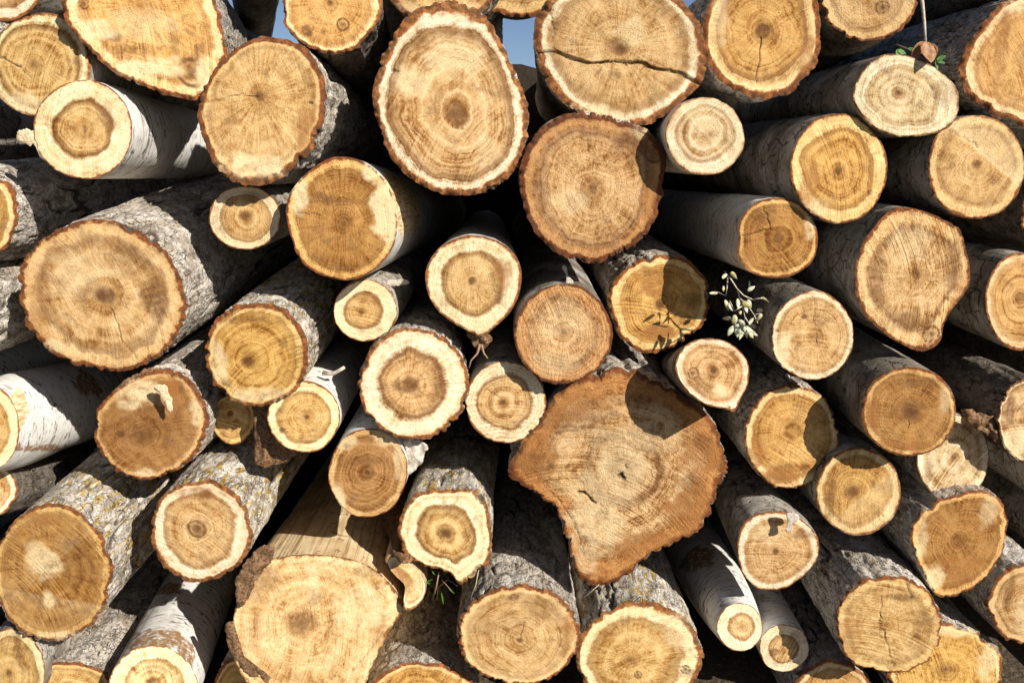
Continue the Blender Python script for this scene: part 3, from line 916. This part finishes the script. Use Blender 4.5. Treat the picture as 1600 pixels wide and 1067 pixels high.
     {'marks': [('s', 386, 565, 11, 10, .5), ('s', 386, 500, 44, 7, .3), ('s', 445, 536, 5, 8, .5), ('w', 345, 570, 12, 34, .6), ('s', 352, 598, 12, 7, .4), ('w', 400, 615, 46, 12, .6)]}, [],
     'log end with lichen-yellowed trunk between the very large round end and the smallest one'),
    (-.02, E(647, 600, 83, 85, .02), (640, 602), (690, 330), 'rough', 'cream', .62, .9, {'inner': .94, 'marks': [('s', 636, 602, 20, 15, .55), ('s', 682, 600, 9, 30, .35)]}, [],
     'log end with thick cream rim and scalloped bark in the middle of the pile'),
    (.06, E(790, 628, 62, 64, .015), (787, 628), VP, 'grey', 'cream', .70, .7, {'inner': .975, 'marks': [('c', [(758, 608), (780, 620)], .7, .7), ('s', 787, 628, 4, 4, .7)]}, [],
     'small cream log end with a shaded top right, left of the star-shaped one'),
    (-.10, [(1060, 555), (1085, 533), (1120, 530), (1150, 545), (1169, 570), (1169, 600), (1157, 622), (1147, 642), (1132, 638), (1100, 630), (1070, 608), (1055, 580)], (1114, 580), (900, 570), 'grey', 'cream', .82, .3,
     {'L': .9, 'taper': -.3, 'inner': .965, 'blot': .8, 'marks': [('k', 1083, 583, 8), ('s', 1115, 578, 4, 5, .6), ('w', 1125, 608, 9, 9, .7), ('s', 1140, 638, 2, 2, .8), ('s', 1098, 600, 22, 16, .2)]}, [],
     'small cream log end with a teat-like point at the bottom, shading the star-shaped one'),
    (.08, E(1237, 683, 72, 80, .025), (1240, 672), VP, 'rough', 'gold', .84, .4, {'inner': .96, 'marks': [('o', 1215, 745, 36, 16, .8), ('o', 1180, 710, 14, 26, .5), ('s', 1230, 730, 30, 8, .3)]}, [],
     'orange log end on the right with a large round shadow over its right half'),
    (-.06, E(1421, 643, 73, 70, .02), (1424, 645), (830, 220), 'grey', 'brown', .88, .3, {'inner': .955, 'blot': .9, 'marks': [('s', 1415, 640, 30, 16, .3), ('o', 1365, 645, 12, 22, .7), ('o', 1420, 695, 40, 10, .5), ('c', [(1420, 655), (1418, 668)], .7, .6), ('w', 1478, 625, 8, 22, .4), ('s', 1432, 598, 26, 8, .35)]}, [],
     'brown log end on the right whose grey trunk is sunlit along the top'),
    (.0, E(1606, 656, 44, 64, .05), (1606, 656), VP, 'dark', 'cream', .9, .3, {'saw': 1.5, 'blot': .9, 'marks': [('w', 1585, 695, 16, 24, .9), ('s', 1578, 640, 6, 30, .5)]},
     [('torn_bark', M_FLAP, [(1500, 640), (1530, 644), (1560, 655), (1574, 690), (1562, 698), (1545, 682), (1520, 665)], .02, .02)],
     'splintered streaky log end at the right edge with ragged reddish bark beside it'),
    (.08, E(1489, 714, 57, 68, .02), (1491, 713), VP, 'grey', 'pale', .80, .35, {'inner': .975, 'marks': [('s', 1491, 713, 3, 4, .7), ('s', 1450, 735, 6, 24, .25)]}, [],
     'pale log end half covered by the brown one with a sunlit trunk'),
    (.04, E(1342, 768, 66, 68, .02), (1333, 768), VP, 'grey', 'gold', .80, .5, {'inner': .965, 'marks': [('s', 1333, 767, 12, 10, .45), ('s', 1298, 782, 8, 32, .4), ('w', 1390, 800, 10, 26, .5), ('h', 1335, 785, .5, .5, .25, .6)]}, [],
     'round log end shaded in two places, below the brown one with the sunlit trunk'),
    (.02, [(1540, 767), (1565, 790), (1571, 830), (1556, 875), (1525, 915), (1471, 932), (1442, 892), (1425, 845), (1432, 810), (1460, 790), (1500, 772)], (1498, 843), VP, 'rough', 'brown', .86, .35,
     {'inner': .965, 'marks': [('w', 1455, 905, 16, 22, .7), ('w', 1545, 800, 12, 26, .4), ('o', 1500, 890, 40, 18, .4), ('w', 1440, 840, 8, 34, .5)]}, [],
     'angular shield-shaped brown log end near the right edge, pointed at the bottom'),
    (.0, [(1165, 815), (1195, 802), (1230, 803), (1262, 820), (1279, 842), (1276, 877), (1250, 905), (1215, 921), (1180, 916), (1158, 887), (1152, 850)], (1212, 862), (900, 260), 'grey', 'cream', .84, .3,
     {'inner': .97, 'marks': [('s', 1212, 861, 3, 4, .7), ('s', 1255, 835, 14, 8, .4), ('w', 1200, 835, 30, 14, .35)]},
     [('wood_chip', M_WFLAP, [(1230, 801), (1248, 803), (1247, 812), (1239, 816), (1236, 829), (1228, 829), (1231, 816)], -.03, .006)],
     'cream log end with a white chip standing on its top edge'),
    (-.06, E(1389, 976, 82, 76, .02), (1386, 975), (880, 270), 'rough', 'tan', .82, .4, {'inner': .965, 'marks': [('c', [(1378, 930), (1375, 975), (1388, 1005), (1396, 1045)], .8, .7), ('c', [(1418, 905), (1424, 935)], 1.2, .9), ('s', 1400, 932, 26, 5, .4), ('o', 1330, 1000, 14, 40, .3), ('s', 1440, 975, 10, 26, .25)]}, [],
     'tan log end at lower right with fine rings and a deeply furrowed sunlit trunk'),
    (.05, E(1476, 1050, 88, 74, .03), (1478, 1045), VP, 'rough', 'gold', .86, .2, {'inner': .96, 'marks': [('w', 1545, 1030, 12, 34, .6), ('w', 1500, 985, 36, 8, .6)]}, [],
     'log end on the bottom edge, behind the furrowed-trunk one at lower right'),
    (.02, E(1606, 944, 60, 62, .03), (1610, 944), VP, 'rough', 'tan', .80, .4, {'inner': .955, 'marks': [('w', 1600, 955, 10, 34, .4), ('s', 1576, 930, 6, 26, .4)]}, [],
     'log end half out of frame, low at the right edge beside the shield-shaped one'),
    (.02, E(1156, 979, 36, 38, .02), (1160, 978), (870, 500), 'white', 'cream', .58, .6, {'inner': .97, 'taper': .25, 'swell': .45, 'skin': [('worn', 1080, 870, 34, 20)]}, [],
     'thin white-barked log at the bottom, its tiny end beside the pointed little one'),
    (.09, E(1225, 1012, 38, 38, .05), (1224, 1015), (930, 420), 'white', 'cream', .62, .6, {'inner': .975, 'taper': .1, 'marks': [('s', 1210, 1018, 7, 5, .5), ('s', 1240, 1000, 10, 12, .25)]}, [],
     'tiny cream log end half in shadow, right of the thin white-barked log'),
    (.04, [(935, 585), (975, 580), (1020, 592), (1060, 618), (1095, 645), (1117, 665), (1131, 700), (1136, 735), (1122, 765), (1113, 790), (1095, 820), (1060, 845), (1015, 865), (985, 890), (950, 911), (910, 908), (893, 870), (885, 825), (865, 790), (835, 770), (800, 746), (797, 728), (815, 700), (840, 665), (870, 620), (900, 595)], (973, 738), (820, 300), 'rough', 'slab', .80, .4,
     {'inner': .965, 'rag': 5.0, 'relief': 1.3, 'coarse': 1.9, 'blot': .75, 'marks': [('w', 940, 770, 46, 40, .35), ('w', 990, 690, 60, 26, .3), ('s', 905, 655, 50, 22, .38), ('s', 830, 722, 22, 18, .65), ('o', 835, 710, 34, 34, .6), ('o', 1090, 710, 34, 42, .5), ('s', 1100, 690, 16, 14, .5), ('o', 1075, 800, 36, 40, .6), ('o', 1000, 850, 60, 22, .55), ('o', 900, 630, 44, 26, .45),
                                              ('s', 975, 735, 22, 20, .3), ('s', 860, 728, 8, 10, .5), ('k', 926, 632, 7), ('k', 976, 730, 56, .55), ('w', 975, 725, 40, 36, .45), ('w', 930, 810, 44, 50, .5), ('w', 915, 870, 20, 26, .35), ('c', [(904, 770), (913, 769), (922, 778), (930, 785)], 2.6), ('c', [(966, 744), (972, 741), (975, 746)], 3.0), ('c', [(977, 727), (979, 732)], 1.4), ('c', [(855, 765), (878, 785), (895, 812), (908, 850), (915, 868)], .8, .8), ('c', [(868, 678), (920, 668), (955, 645)], 1.3, .4), ('s', 1080, 755, 26, 20, .3)]}, [],
     'huge star-shaped log end with lobes and stains, the largest of all'),
    (.03, [(180, 610), (215, 590), (245, 580), (275, 582), (300, 600), (320, 640), (322, 670), (305, 710), (270, 735), (225, 746), (185, 735), (160, 710), (147, 675), (155, 640)], (222, 680), VP, 'rough', 'brown', .86, .2,
     {'inner': .95, 'blot': .7, 'marks': [('s', 187, 677, 7, 5, .85), ('s', 218, 680, 22, 8, .4), ('w', 222, 612, 30, 16, .8), ('w', 205, 632, 20, 8, .7), ('o', 268, 610, 14, 18, .7), ('s', 280, 605, 8, 12, .5), ('w', 305, 640, 8, 24, .6), ('w', 225, 738, 18, 6, .8), ('s', 230, 660, 60, 40, .22)]},  # the small dark mark at upper right paints the shade of a hollow
     [('torn_bark', M_FLAP, [(164, 634), (180, 608), (205, 586), (232, 574), (248, 578), (240, 588), (214, 596), (196, 610), (180, 632)], .01, .010),
      ('torn_bark', M_WFLAP, [(234, 576), (262, 569), (290, 576), (296, 590), (272, 590), (250, 585)], .02, .012),
      ('splinter', M_SPL, [(240, 604), (254, 600), (263, 612), (270, 634), (266, 643), (259, 630), (250, 616)], -.04, .003)],
     'brown log end at left with torn bark and a white splinter at the top'),
    (.0, E(-22, 670, 52, 68, .02), (-22, 670), (620, 470), 'white', 'cream', .7, .4, {'inner': .975, 'L': 1.2, 'swell': .45, 'round': .5, 'skin': [('bare', 30, 640, 14, 30), ('worn', 145, 595, 26, 22), ('worn', 70, 700, 60, 5)]},
     [],
     'bright white-barked log at the left edge with a scarred trunk'),
    (-.05, E(82, 896, 90, 106, .02), (72, 885), (800, 160), 'lichen', 'brown', .88, .3,
     {'inner': .955, 'blot': .6, 'marks': [('w', 70, 880, 22, 24, .7), ('w', 76, 935, 8, 14, .7), ('w', 55, 855, 14, 10, .4), ('h', 110, 860, -.65, -.75, .12, .8), ('h', 40, 925, -.2, 1, .22, .8), ('s', 120, 880, 26, 40, .25), ('o', 50, 810, 40, 10, .5), ('w', 85, 992, 36, 7, .6)]}, [],
     'large brown log end at lower left with a pale heart, trunk streaked ochre'),
    (-.05, E(313, 830, 78, 77, .025), (308, 825), (800, 180), 'lichen', 'cream', .74, .55, {'inner': .935, 'marks': [('s', 308, 825, 6, 6, .6), ('s', 323, 772, 9, 7, .7), ('o', 310, 770, 26, 10, .5), ('k', 308, 826, 12)]}, [],
     'cream log end with jagged orange bark edge, right of the pale-hearted brown one'),
    (-.02, E(240, 1074, 70, 66, .015), (240, 1065), (560, 380), 'white', 'pale', .66, .7, {'inner': .98, 'skin': [('worn', 245, 1000, 45, 16), ('worn', 215, 1005, 16, 20), ('worn', 290, 1020, 14, 26), ('worn', 250, 918, 40, 10)], 'marks': [('s', 240, 1063, 8, 4, .6)]},
     [],
     'snow-white log on the bottom edge with its round end cut by the frame'),
    (-.03, [(395, 885), (430, 872), (480, 866), (540, 872), (585, 890), (620, 925), (629, 950), (607, 990), (582, 1040), (570, 1070), (540, 1112), (460, 1122), (400, 1082), (366, 1030), (365, 970), (375, 920)], (470, 972), (700, 430), 'peeled', 'plank', .88, .25,
     {'inner': .985, 'rag': .15, 'calm': .5, 'skin': [('worn', 622, 800, 14, 70), ('worn', 588, 820, 5, 46), ('worn', 470, 830, 26, 5), ('worn', 420, 850, 22, 14)], 'L': 2.5, 'marks': [('s', 470, 972, 22, 18, .4), ('s', 402, 905, 26, 30, .3), ('o', 590, 985, 14, 26, .35), ('s', 578, 892, 30, 9, .25), ('w', 565, 950, 36, 36, .5), ('w', 490, 910, 8, 30, .5), ('s', 405, 975, 10, 22, .2), ('c', [(600, 985), (575, 1020), (550, 1048)], .9, .5)]},
     [('bark_remnant', M_FLAP, [(600, 806), (616, 768), (632, 786), (628, 836), (644, 874), (620, 874)], -.02, .014, (874, 430)), ('bark_remnant', M_FLAP, [(368, 910), (382, 880), (402, 857), (426, 853), (424, 876), (404, 902), (386, 935), (374, 945)], -.02, .014), ('bark_remnant', M_FLAP, [(352, 984), (364, 970), (371, 1012), (386, 1036), (422, 1056), (416, 1070), (380, 1048), (360, 1018)], -.035, .012)],
     'huge pale peeled log end at the bottom with a side branch stub'),
    (.0, [(650, 775), (690, 767), (745, 770), (762, 800), (766, 845), (762, 875), (745, 892), (720, 913), (700, 890), (660, 880), (632, 860), (628, 810)], (697, 832), (790, 350), 'lichen', 'cream', .62, .75,
     {'inner': .945, 'marks': [('s', 697, 832, 12, 10, .6), ('w', 742, 790, 12, 16, .6), ('w', 735, 885, 14, 16, .6)]}, [],
     'cream log end with square corners and a torn point at the bottom'),
    (.0, E(575, 738, 62, 69, .02), (574, 738), VP, 'white', 'brown', .84, .3, {'inner': .975, 'marks': [('s', 574, 738, 4, 4, .8), ('w', 530, 775, 8, 26, .7), ('w', 605, 685, 24, 14, .6), ('w', 540, 690, 20, 12, .6), ('w', 622, 720, 8, 30, .5), ('s', 570, 720, 34, 8, .3)]},
     [('branch_stub', M_WFLAP, [(632, 690), (650, 686), (667, 695), (662, 716), (648, 736), (632, 744), (636, 715)], .02, .016)],
     'round brown-hearted log end with a pale bark stub on its right side'),
    (.0, E(475, 651, 57, 56, .02), (480, 652), (700, 330), 'white', 'cream', .72, .6, {'inner': .97, 'marks': [('s', 441, 672, 4, 4, .6), ('s', 479, 651, 4, 3, .5)]},
     [('bark_lump', M_FLAP, [(396, 640), (414, 632), (424, 660), (438, 688), (464, 705), (442, 722), (404, 728), (398, 700)], .05, .022)],
     'small cream log end overlapped by the lichen-yellowed one, gnarled bark at its lower left'),
    (.13, E(365, 655, 33, 40, .02), (358, 646), VP, 'grey', 'tan', .84, .3, {'inner': .97, 'marks': [('s', 358, 646, 5, 5, .7)]}, [],
     'tiny shaded log end peeping out beneath the lichen-yellowed one'),
    (-.03, E(810, 992, 95, 76, .02), (812, 1000), (795, 300), 'rough', 'tan', .84, .4, {'inner': .955, 'marks': [('s', 803, 932, 9, 8, .6), ('s', 850, 950, 34, 22, .25), ('c', [(820, 970), (812, 1000)], .6, .6), ('s', 812, 1000, 6, 5, .5), ('o', 890, 985, 8, 34, .5), ('s', 780, 975, 40, 20, .2)]}, [],
     'wide tan log end at bottom centre, its rough grey trunk rising behind it'),
    (-.02, E(1000, 1024, 97, 82, .02), (985, 1030), (810, 300), 'lichen', 'cream', .76, .55, {'inner': .955, 'marks': [('w', 1060, 985, 18, 30, .5), ('k', 1071, 1045, 6), ('k', 997, 1053, 5)]}, [],
     'wide cream log end on the bottom edge, below the star-shaped one'),
    (.02, E(660, 1092, 86, 56, .03), (660, 1092), (720, 400), 'rough', 'gold', .84, .3, {'inner': .94}, [],
     'log with furrowed bark at bottom centre, only the top arc of its end in frame'),
    (.05, E(112, 1078, 62, 44, .04), (112, 1078), (700, 300), 'rough', 'tan', .82, .4, {'inner': .94}, [],
     'brown-barked log in the bottom left, just the upper rim of its end showing'),
    (.0, E(14, 1050, 56, 68, .04), (14, 1050), VP, 'grey', 'cream', .8, .5, {'inner': .97, 'marks': [('s', 30, 1020, 6, 30, .4)]}, [],
     'pale log end with a brown band in the very bottom left corner'),
    (.10, E(374, 1074, 38, 46, .04), (374, 1074), VP, 'rough', 'gold', .8, .4, {'inner': .93}, [],
     'shaded sliver of an orange log end on the bottom edge beside the snow-white log'),
    (.10, E(1300, 1088, 66, 54, .04), (1300, 1088), VP, 'rough', 'gold', .8, .4, {'inner': .94}, [],
     'orange log end low on the bottom edge, mostly shaded by the furrowed-trunk one'),
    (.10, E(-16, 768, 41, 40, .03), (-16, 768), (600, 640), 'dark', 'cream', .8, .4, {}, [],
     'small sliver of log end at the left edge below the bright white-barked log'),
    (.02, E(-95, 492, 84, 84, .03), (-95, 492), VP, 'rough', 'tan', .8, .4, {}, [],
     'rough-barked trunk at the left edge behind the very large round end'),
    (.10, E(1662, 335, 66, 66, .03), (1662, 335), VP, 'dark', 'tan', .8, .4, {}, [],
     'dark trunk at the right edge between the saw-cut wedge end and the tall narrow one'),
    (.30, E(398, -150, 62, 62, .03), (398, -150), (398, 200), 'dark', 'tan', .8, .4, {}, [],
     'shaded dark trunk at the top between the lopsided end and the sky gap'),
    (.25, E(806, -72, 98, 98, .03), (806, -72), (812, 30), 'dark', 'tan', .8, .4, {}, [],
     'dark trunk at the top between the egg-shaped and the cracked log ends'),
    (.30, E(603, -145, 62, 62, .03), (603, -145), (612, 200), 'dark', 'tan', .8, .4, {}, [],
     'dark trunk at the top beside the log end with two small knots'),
]

SEED = 100
ROOTS = {}
for (d, outl, pith, vp, bark, wood, R1, stren, opt, bits, label) in LOGS:
    SEED += 1
    cx = sum(p[0] for p in outl) / len(outl)
    cy = sum(p[1] for p in outl) / len(outl)
    d *= .8
    fr = Frame(cx, cy, d, vp, opt.get('tilt', (0, 0)))
    root = empty(NAMES[bark], fr.M, label, 'log', G)
    ROOTS[label] = (root, fr)
    bo, fo = build_log(root, fr, outl, pith, bark, wood, R1, stren, opt, SEED)
    for i, (nm, mt, pts, dd, th, *lie) in enumerate(bits):
        chunk(nm, pts, d + dd, th, mt, root, fr, SEED * 10 + i, *lie)


def find(s):
    return next(v for k, v in ROOTS.items() if s in k)


# the pile goes on past both sides of the photo: copies of trunks already built
SRC = [ROOTS[k] for k in ROOTS if any(t in k for t in ('half in shadow', 'round pinkish', 'thick cream rim', 'shaded in two places', 'large round shadow', 'saw-cut wedge'))]
rs = random.Random(11)
OFF = [(1745 + c * 165 + (r % 2) * 70, 1075 - r * 150) for r in range(9) for c in range(5)] + [(-205 - c * 165 - (r % 2) * 60, 1075 - r * 150) for r in range(8) for c in range(2)] + [(-165, 212), (-150, 640)]
for i, (x, y) in enumerate(OFF):
    src, sf = SRC[i % len(SRC)]
    r = src.copy()
    COL.objects.link(r)
    p = at(x + rs.uniform(-12, 12), y + rs.uniform(-12, 12), rs.uniform(0.05, .2))
    r.matrix_world = Matrix.Translation(Vector(p)) @ Matrix.Rotation(math.pi / 2, 4, 'X').inverted() @ Matrix.Rotation(rs.uniform(0, 6.28), 4, 'Z')
    r['label'] = 'log of the pile further along, out of the photo past its %s edge' % ('right' if x > 800 else 'left')
    r['group'] = 'logs further along the pile'
    for ch in list(src.children):
        c = ch.copy()
        COL.objects.link(c)
        c.parent = r
        c.matrix_parent_inverse = Matrix()


# the branch stub beside the huge peeled end
root, fr = find('huge pale peeled')
f2 = Frame(635, 912, -.01, (690, 500), (0, 0))
so_ = [(602, 872), (622, 868), (645, 882), (660, 900), (666, 922), (655, 944), (636, 954), (630, 940), (632, 915), (612, 893)]
b2, s2 = build_log(root, f2, so_, (643, 908), 'peeled', 'pale', .8, .3, {'inner': .94, 'marks': [('o', 625, 905, 12, 22, .6)], 'near': .2}, 991, ('branch_stub', 'stub_face'), .45)
b2.parent = root
b2.matrix_local = fr.M.inverted() @ f2.M

# the loose strip of bark at the top edge and twiglets on two logs
root, fr = find('loose bark strip on its right')
tube('bark_flap', [[(at(1436, -22, .07), .005), (at(1441, 6, .065), .0048), (at(1444, 36, .06), .004), (at(1446, 66, .055), .003)]], M_WFLAP, root, fr.loc, 5)
root, fr = find('drawn out to a point')
tube('twiglet', [[(at(750, 538, .03), .004), (at(746, 552, .02), .003), (at(736, 563, .015), .0022), (at(733, 575, .01), .0014)],
                 [(at(752, 538, .03), .004), (at(756, 552, .02), .0026), (at(762, 560, .01), .0016)]], M_TWIG, root, fr.loc)
root, fr = find('gnarled bark')
tube('twiglet', [[(at(505, 583, .06), .007), (at(520, 584, .05), .006), (at(528, 580, .05), .0055), (at(538, 574, .045), .005)]], M_WFLAP, root, fr.loc)


# ------------------------------------------------------------------ leaves
def leaf_geo(V, F, p, axis, side, L, W, curl, rn):
    """one pointed oval leaf with a folded midrib"""
    axis = np.array(axis) / np.linalg.norm(axis)
    side = np.array(side) - axis * np.dot(side, axis)
    side /= np.linalg.norm(side)
    up = np.cross(axis, side)
    b = len(V)
    n = 7
    for i in range(n):
        t = i / (n - 1)
        wd = W * math.sin(math.pi * min(1, t * .92 + .06)) ** .8 * (1 - .35 * t)
        if i == n - 1:
            wd = W * .03
        c = p + axis * L * t + up * curl * L * t * t
        for s_ in (-1, -.5, 0, .5, 1):
            V.append(c + side * wd * s_ * .5 + up * abs(s_) * wd * .16 + up * rn.uniform(-.02, .02) * W)
    for i in range(n - 1):
        for j in range(4):
            q = b + i * 5 + j
            F.append((q, q + 1, q + 6, q + 5))


def leaf_mesh(name, leaves, mat, parent, loc):
    rn = random.Random(len(leaves) + 5)
    V, F = [], []
    for l in leaves:
        leaf_geo(V, F, *l, rn)
    V = np.array([loc(v) for v in V])
    o = mesh(name, V, np.array(F).ravel(), [4] * len(F), mat, parent, True)
    md = o.modifiers.new('thickness', 'SOLIDIFY')
    md.thickness = .0003
    return o


def place(name, p, label, cat):
    o = empty(name, Matrix.Translation(Vector(p)), label, cat)
    return o, (lambda q, p=np.array(p): np.asarray(q) - p)


rn = random.Random(4)
tw, tl = place('leafy_twig', at(1150, 420, .1), 'thin twig with small pale and yellow leaves hanging before a grey log', 'twig')
Yt = .04
stems = [[(1132, 424), (1142, 436), (1152, 452), (1156, 466), (1160, 478), (1164, 496), (1160, 512)], [(1152, 452), (1162, 462), (1176, 468)], [(1156, 466), (1170, 480), (1178, 492), (1188, 490)],
         [(1137, 432), (1136, 450), (1134, 462), (1120, 456)], [(1160, 478), (1148, 486), (1140, 470)], [(1164, 496), (1172, 508)], [(1176, 468), (1190, 466)], [(1178, 492), (1184, 505)]]
paths = []
for st in stems:
    paths.append([(at(x, y, Yt + .01 * math.sin(x * .3) + (.08 if (x, y) == (1132, 424) else 0)), .0022 - .0012 * i / len(st)) for i, (x, y) in enumerate(st)])
tube('stem', paths, M_WFLAP, tw, tl, 5)
ly, lp = [], []
for (x, y, dx, dy, L, kind) in [(1146, 512, -.5, .8, 22, 'p'), (1154, 500, .7, .4, 20, 'p'), (1166, 516, -.1, 1, 24, 'p'), (1158, 486, -.7, .6, 18, 'y'), (1130, 446, -.5, .8, 14, 'y'), (1178, 496, -.5, .8, 18, 'p'), (1163, 478, .3, 1, 18, 'p'), (1136, 427, -.6, .5, 22, 'y'), (1143, 426, .4, .6, 16, 'y'), (1122, 456, -1, .2, 18, 'y'), (1133, 470, .4, 1, 26, 'y'), (1140, 474, -.3, 1, 20, 'p'), (1152, 468, .1, 1, 22, 'p'), (1168, 466, .7, .5, 20, 'y'),
                                (1160, 470, .6, .6, 26, 'y'), (1150, 490, -.5, 1, 24, 'y'), (1142, 498, -.8, .7, 24, 'p'), (1150, 505, .1, 1, 26, 'p'), (1160, 505, .1, 1, 30, 'p'), (1164, 510, .8, .9, 28, 'p'), (1172, 508, .6, 1, 24, 'p'), (1148, 508, -.9, .5, 18, 'p'),
                                (1188, 490, .1, 1, 26, 'y'), (1184, 486, .5, -.4, 16, 'y'), (1172, 450, .3, -1, 16, 'p'), (1190, 466, 1, .1, 18, 'y'), (1168, 455, .5, -.6, 20, 'p'), (1155, 515, -.2, 1, 18, 'p'), (1170, 520, .4, .9, 16, 'y')]:
    x, y = x + rn.uniform(-2, 2), y + rn.uniform(-2, 2)
    p = at(x, y, Yt + rn.uniform(-.025, .02))
    u = at(x + dx, y + dy, Yt) - at(x, y, Yt)
    u = u / np.linalg.norm(u) + np.array([rn.uniform(-.3, .3), rn.uniform(-.9, .5), rn.uniform(-.3, .3)])
    sd = np.array([u[2], rn.uniform(-.5, .5), -u[0]])
    (ly if kind == 'y' else lp).append((p, u, sd, L / 840., L / 840. * rn.uniform(.4, .8), rn.uniform(-.9, .9)))
leaf_mesh('foliage', ly, M_LEAF_Y, tw, tl)
leaf_mesh('foliage', lp, M_LEAF_P, tw, tl)

dl, tl = place('dry_leaf', at(1448, 80, .02), 'curled dry brown leaf wedged above the pale flattened oval log end', 'leaf')
P0 = at(1448, 66, .0)
leaf_mesh('blade', [(P0, (-.15, -.2, -1), (1, .15, -.15), .060, .052, .5), (P0 + np.array([.004, .004, -.004]), (.6, .1, -.9), (.9, -.4, .6), .052, .04, -.5), (P0 + np.array([-.004, .008, 0]), (-.7, .1, -.6), (.6, .4, -.7), .05, .036, .4)], M_LEAF_B, dl, tl)
gl, tl = place('green_sprig', at(1440, 85, .05), 'small sprig of green leaves behind the curled dry brown leaf', 'sprig')
tube('stem', [[(at(1400, 70, .08), .002), (at(1430, 82, .05), .0018), (at(1462, 88, .03), .001)]], M_TWIG, gl, tl, 5)
P1, P2, P3 = at(1402, 78, .04), at(1462, 95, .02), at(1418, 76, .04)
leaf_mesh('foliage', [(P1, (.7, 0, -.5), (.5, .3, .7), .026, .016, .2), (P1, (.1, -.2, -1), (1, .2, 0), .025, .02, .2), (P2, (.9, 0, .4), (-.2, .3, .8), .026, .014, .1), (P2, (.25, 0, -1), (1, .3, 0), .026, .011, .1), (P2, (.8, -.1, -.3), (.2, .3, .8), .024, .012, .1), (P3, (.6, -.2, -.3), (.2, .4, .8), .02, .013, .2)], M_LEAF_G, gl, tl)
wd, tl = place('weed_sprout', at(690, 920, .08), 'small green and reddish weed in the gap under the square-cornered cream log end', 'weed')
tube('stem', [[(at(676, 938, .06), .003), (at(682, 915, .03), .0025), (at(686, 893, .02), .002)], [(at(680, 922, .05), .002), (at(700, 905, .02), .0014), (at(714, 915, .01), .001)], [(at(690, 905, .03), .0014), (at(705, 922, .01), .001)]], M_TWIG, wd, tl, 5)
lv = []
for (x, y, dx, dy, L) in [(680, 898, -.4, -1, 14), (672, 912, -1, -.2, 16), (690, 925, .4, 1, 24), (684, 920, -.3, 1, 22), (695, 896, .6, -.6, 12), (700, 918, .6, .8, 16), (676, 905, -.8, .5, 14)]:
    p = at(x, y, .02)
    u = at(x + dx, y + dy, .02) - p
    lv.append((p, u, (u[2], rn.uniform(-.3, .3), -u[0]), L / 600., L / 600. * .5, .2))
leaf_mesh('foliage', lv, M_LEAF_G, wd, tl)

for i, (a, b, lab) in enumerate([((906, 938), (936, 913), 'short dry straw stalk by the lowest tip of the huge star-shaped end'), ((733, 940), (748, 890), 'bent dry straw under the square-cornered cream log end')]):
    st_, tl = place('dry_stalk', at(*a, .03), lab, 'straw')
    m_ = ((a[0] + b[0]) / 2 + 3, (a[1] + b[1]) / 2 - 2)
    tube('stem', [[(at(*a, .03), .0016), (at(*m_, .015), .0014), (at(*b, .0), .001)]], M_SPL, st_, tl, 5)

# ------------------------------------------------------------------ ground, and an added dark mound that blacks out the gaps between logs
def m_soil(n):
    P = n.obj()
    c = n.mix(n.noise(P, 3, 5), (.06, .045, .03), (.11, .085, .058))
    c = n.mix(n.range(n.noise(P, 60, 3), .55, .7, 0, .7), c, (.20, .15, .10))
    return n.done(c, .95, n.bump(n.noise(P, 40, 5), .8, .02), .1)


def m_gap_dark(n):
    P = n.obj()
    c = n.mix(n.noise(P, 4, 5), (.02, .015, .011), (.045, .034, .024))
    return n.done(c, .95, n.bump(n.noise(P, 25, 5), .8, .03), .1)


def sheet(name, xs, ys, hf, mat):
    X, Y = np.meshgrid(xs, ys)
    V = np.stack((X, Y, hf(X, Y)), -1).reshape(-1, 3)
    a, b = len(ys), len(xs)
    r, c = np.meshgrid(np.arange(a - 1), np.arange(b - 1), indexing='ij')
    F = np.stack((r * b + c, r * b + c + 1, (r + 1) * b + c + 1, (r + 1) * b + c), -1).reshape(-1)
    o = mesh(name, V, F, [4] * ((a - 1) * (b - 1)), mat, None, True)
    o['kind'] = 'structure'
    return o


far = np.concatenate((-np.geomspace(600, 4, 24), np.linspace(-3.5, 3.5, 70), np.geomspace(4, 600, 24)))
sheet('ground', far, far, lambda x, y: noise(np.stack((x / .3, y / .3, x * 0), -1), 3) * .01, simple_mat('dry_soil', m_soil))
bx = np.linspace(-9, 9, 160)
by = np.concatenate((np.linspace(2.75, 4.6, 50), np.linspace(4.8, 9, 20)))
sheet('gap_dark_mound', bx, by, lambda x, y: np.clip((y - 2.75) / .35, 0, 1) ** .7 * 2.28 * np.clip((9 - y) / 3, 0, 1) ** .6 * np.clip((9 - np.abs(x)) / 3, 0, 1) + noise(np.stack((x / .35, y / .35, x * 0), -1), 5) * .05 - .06, simple_mat('gap_dark_soil', m_gap_dark))
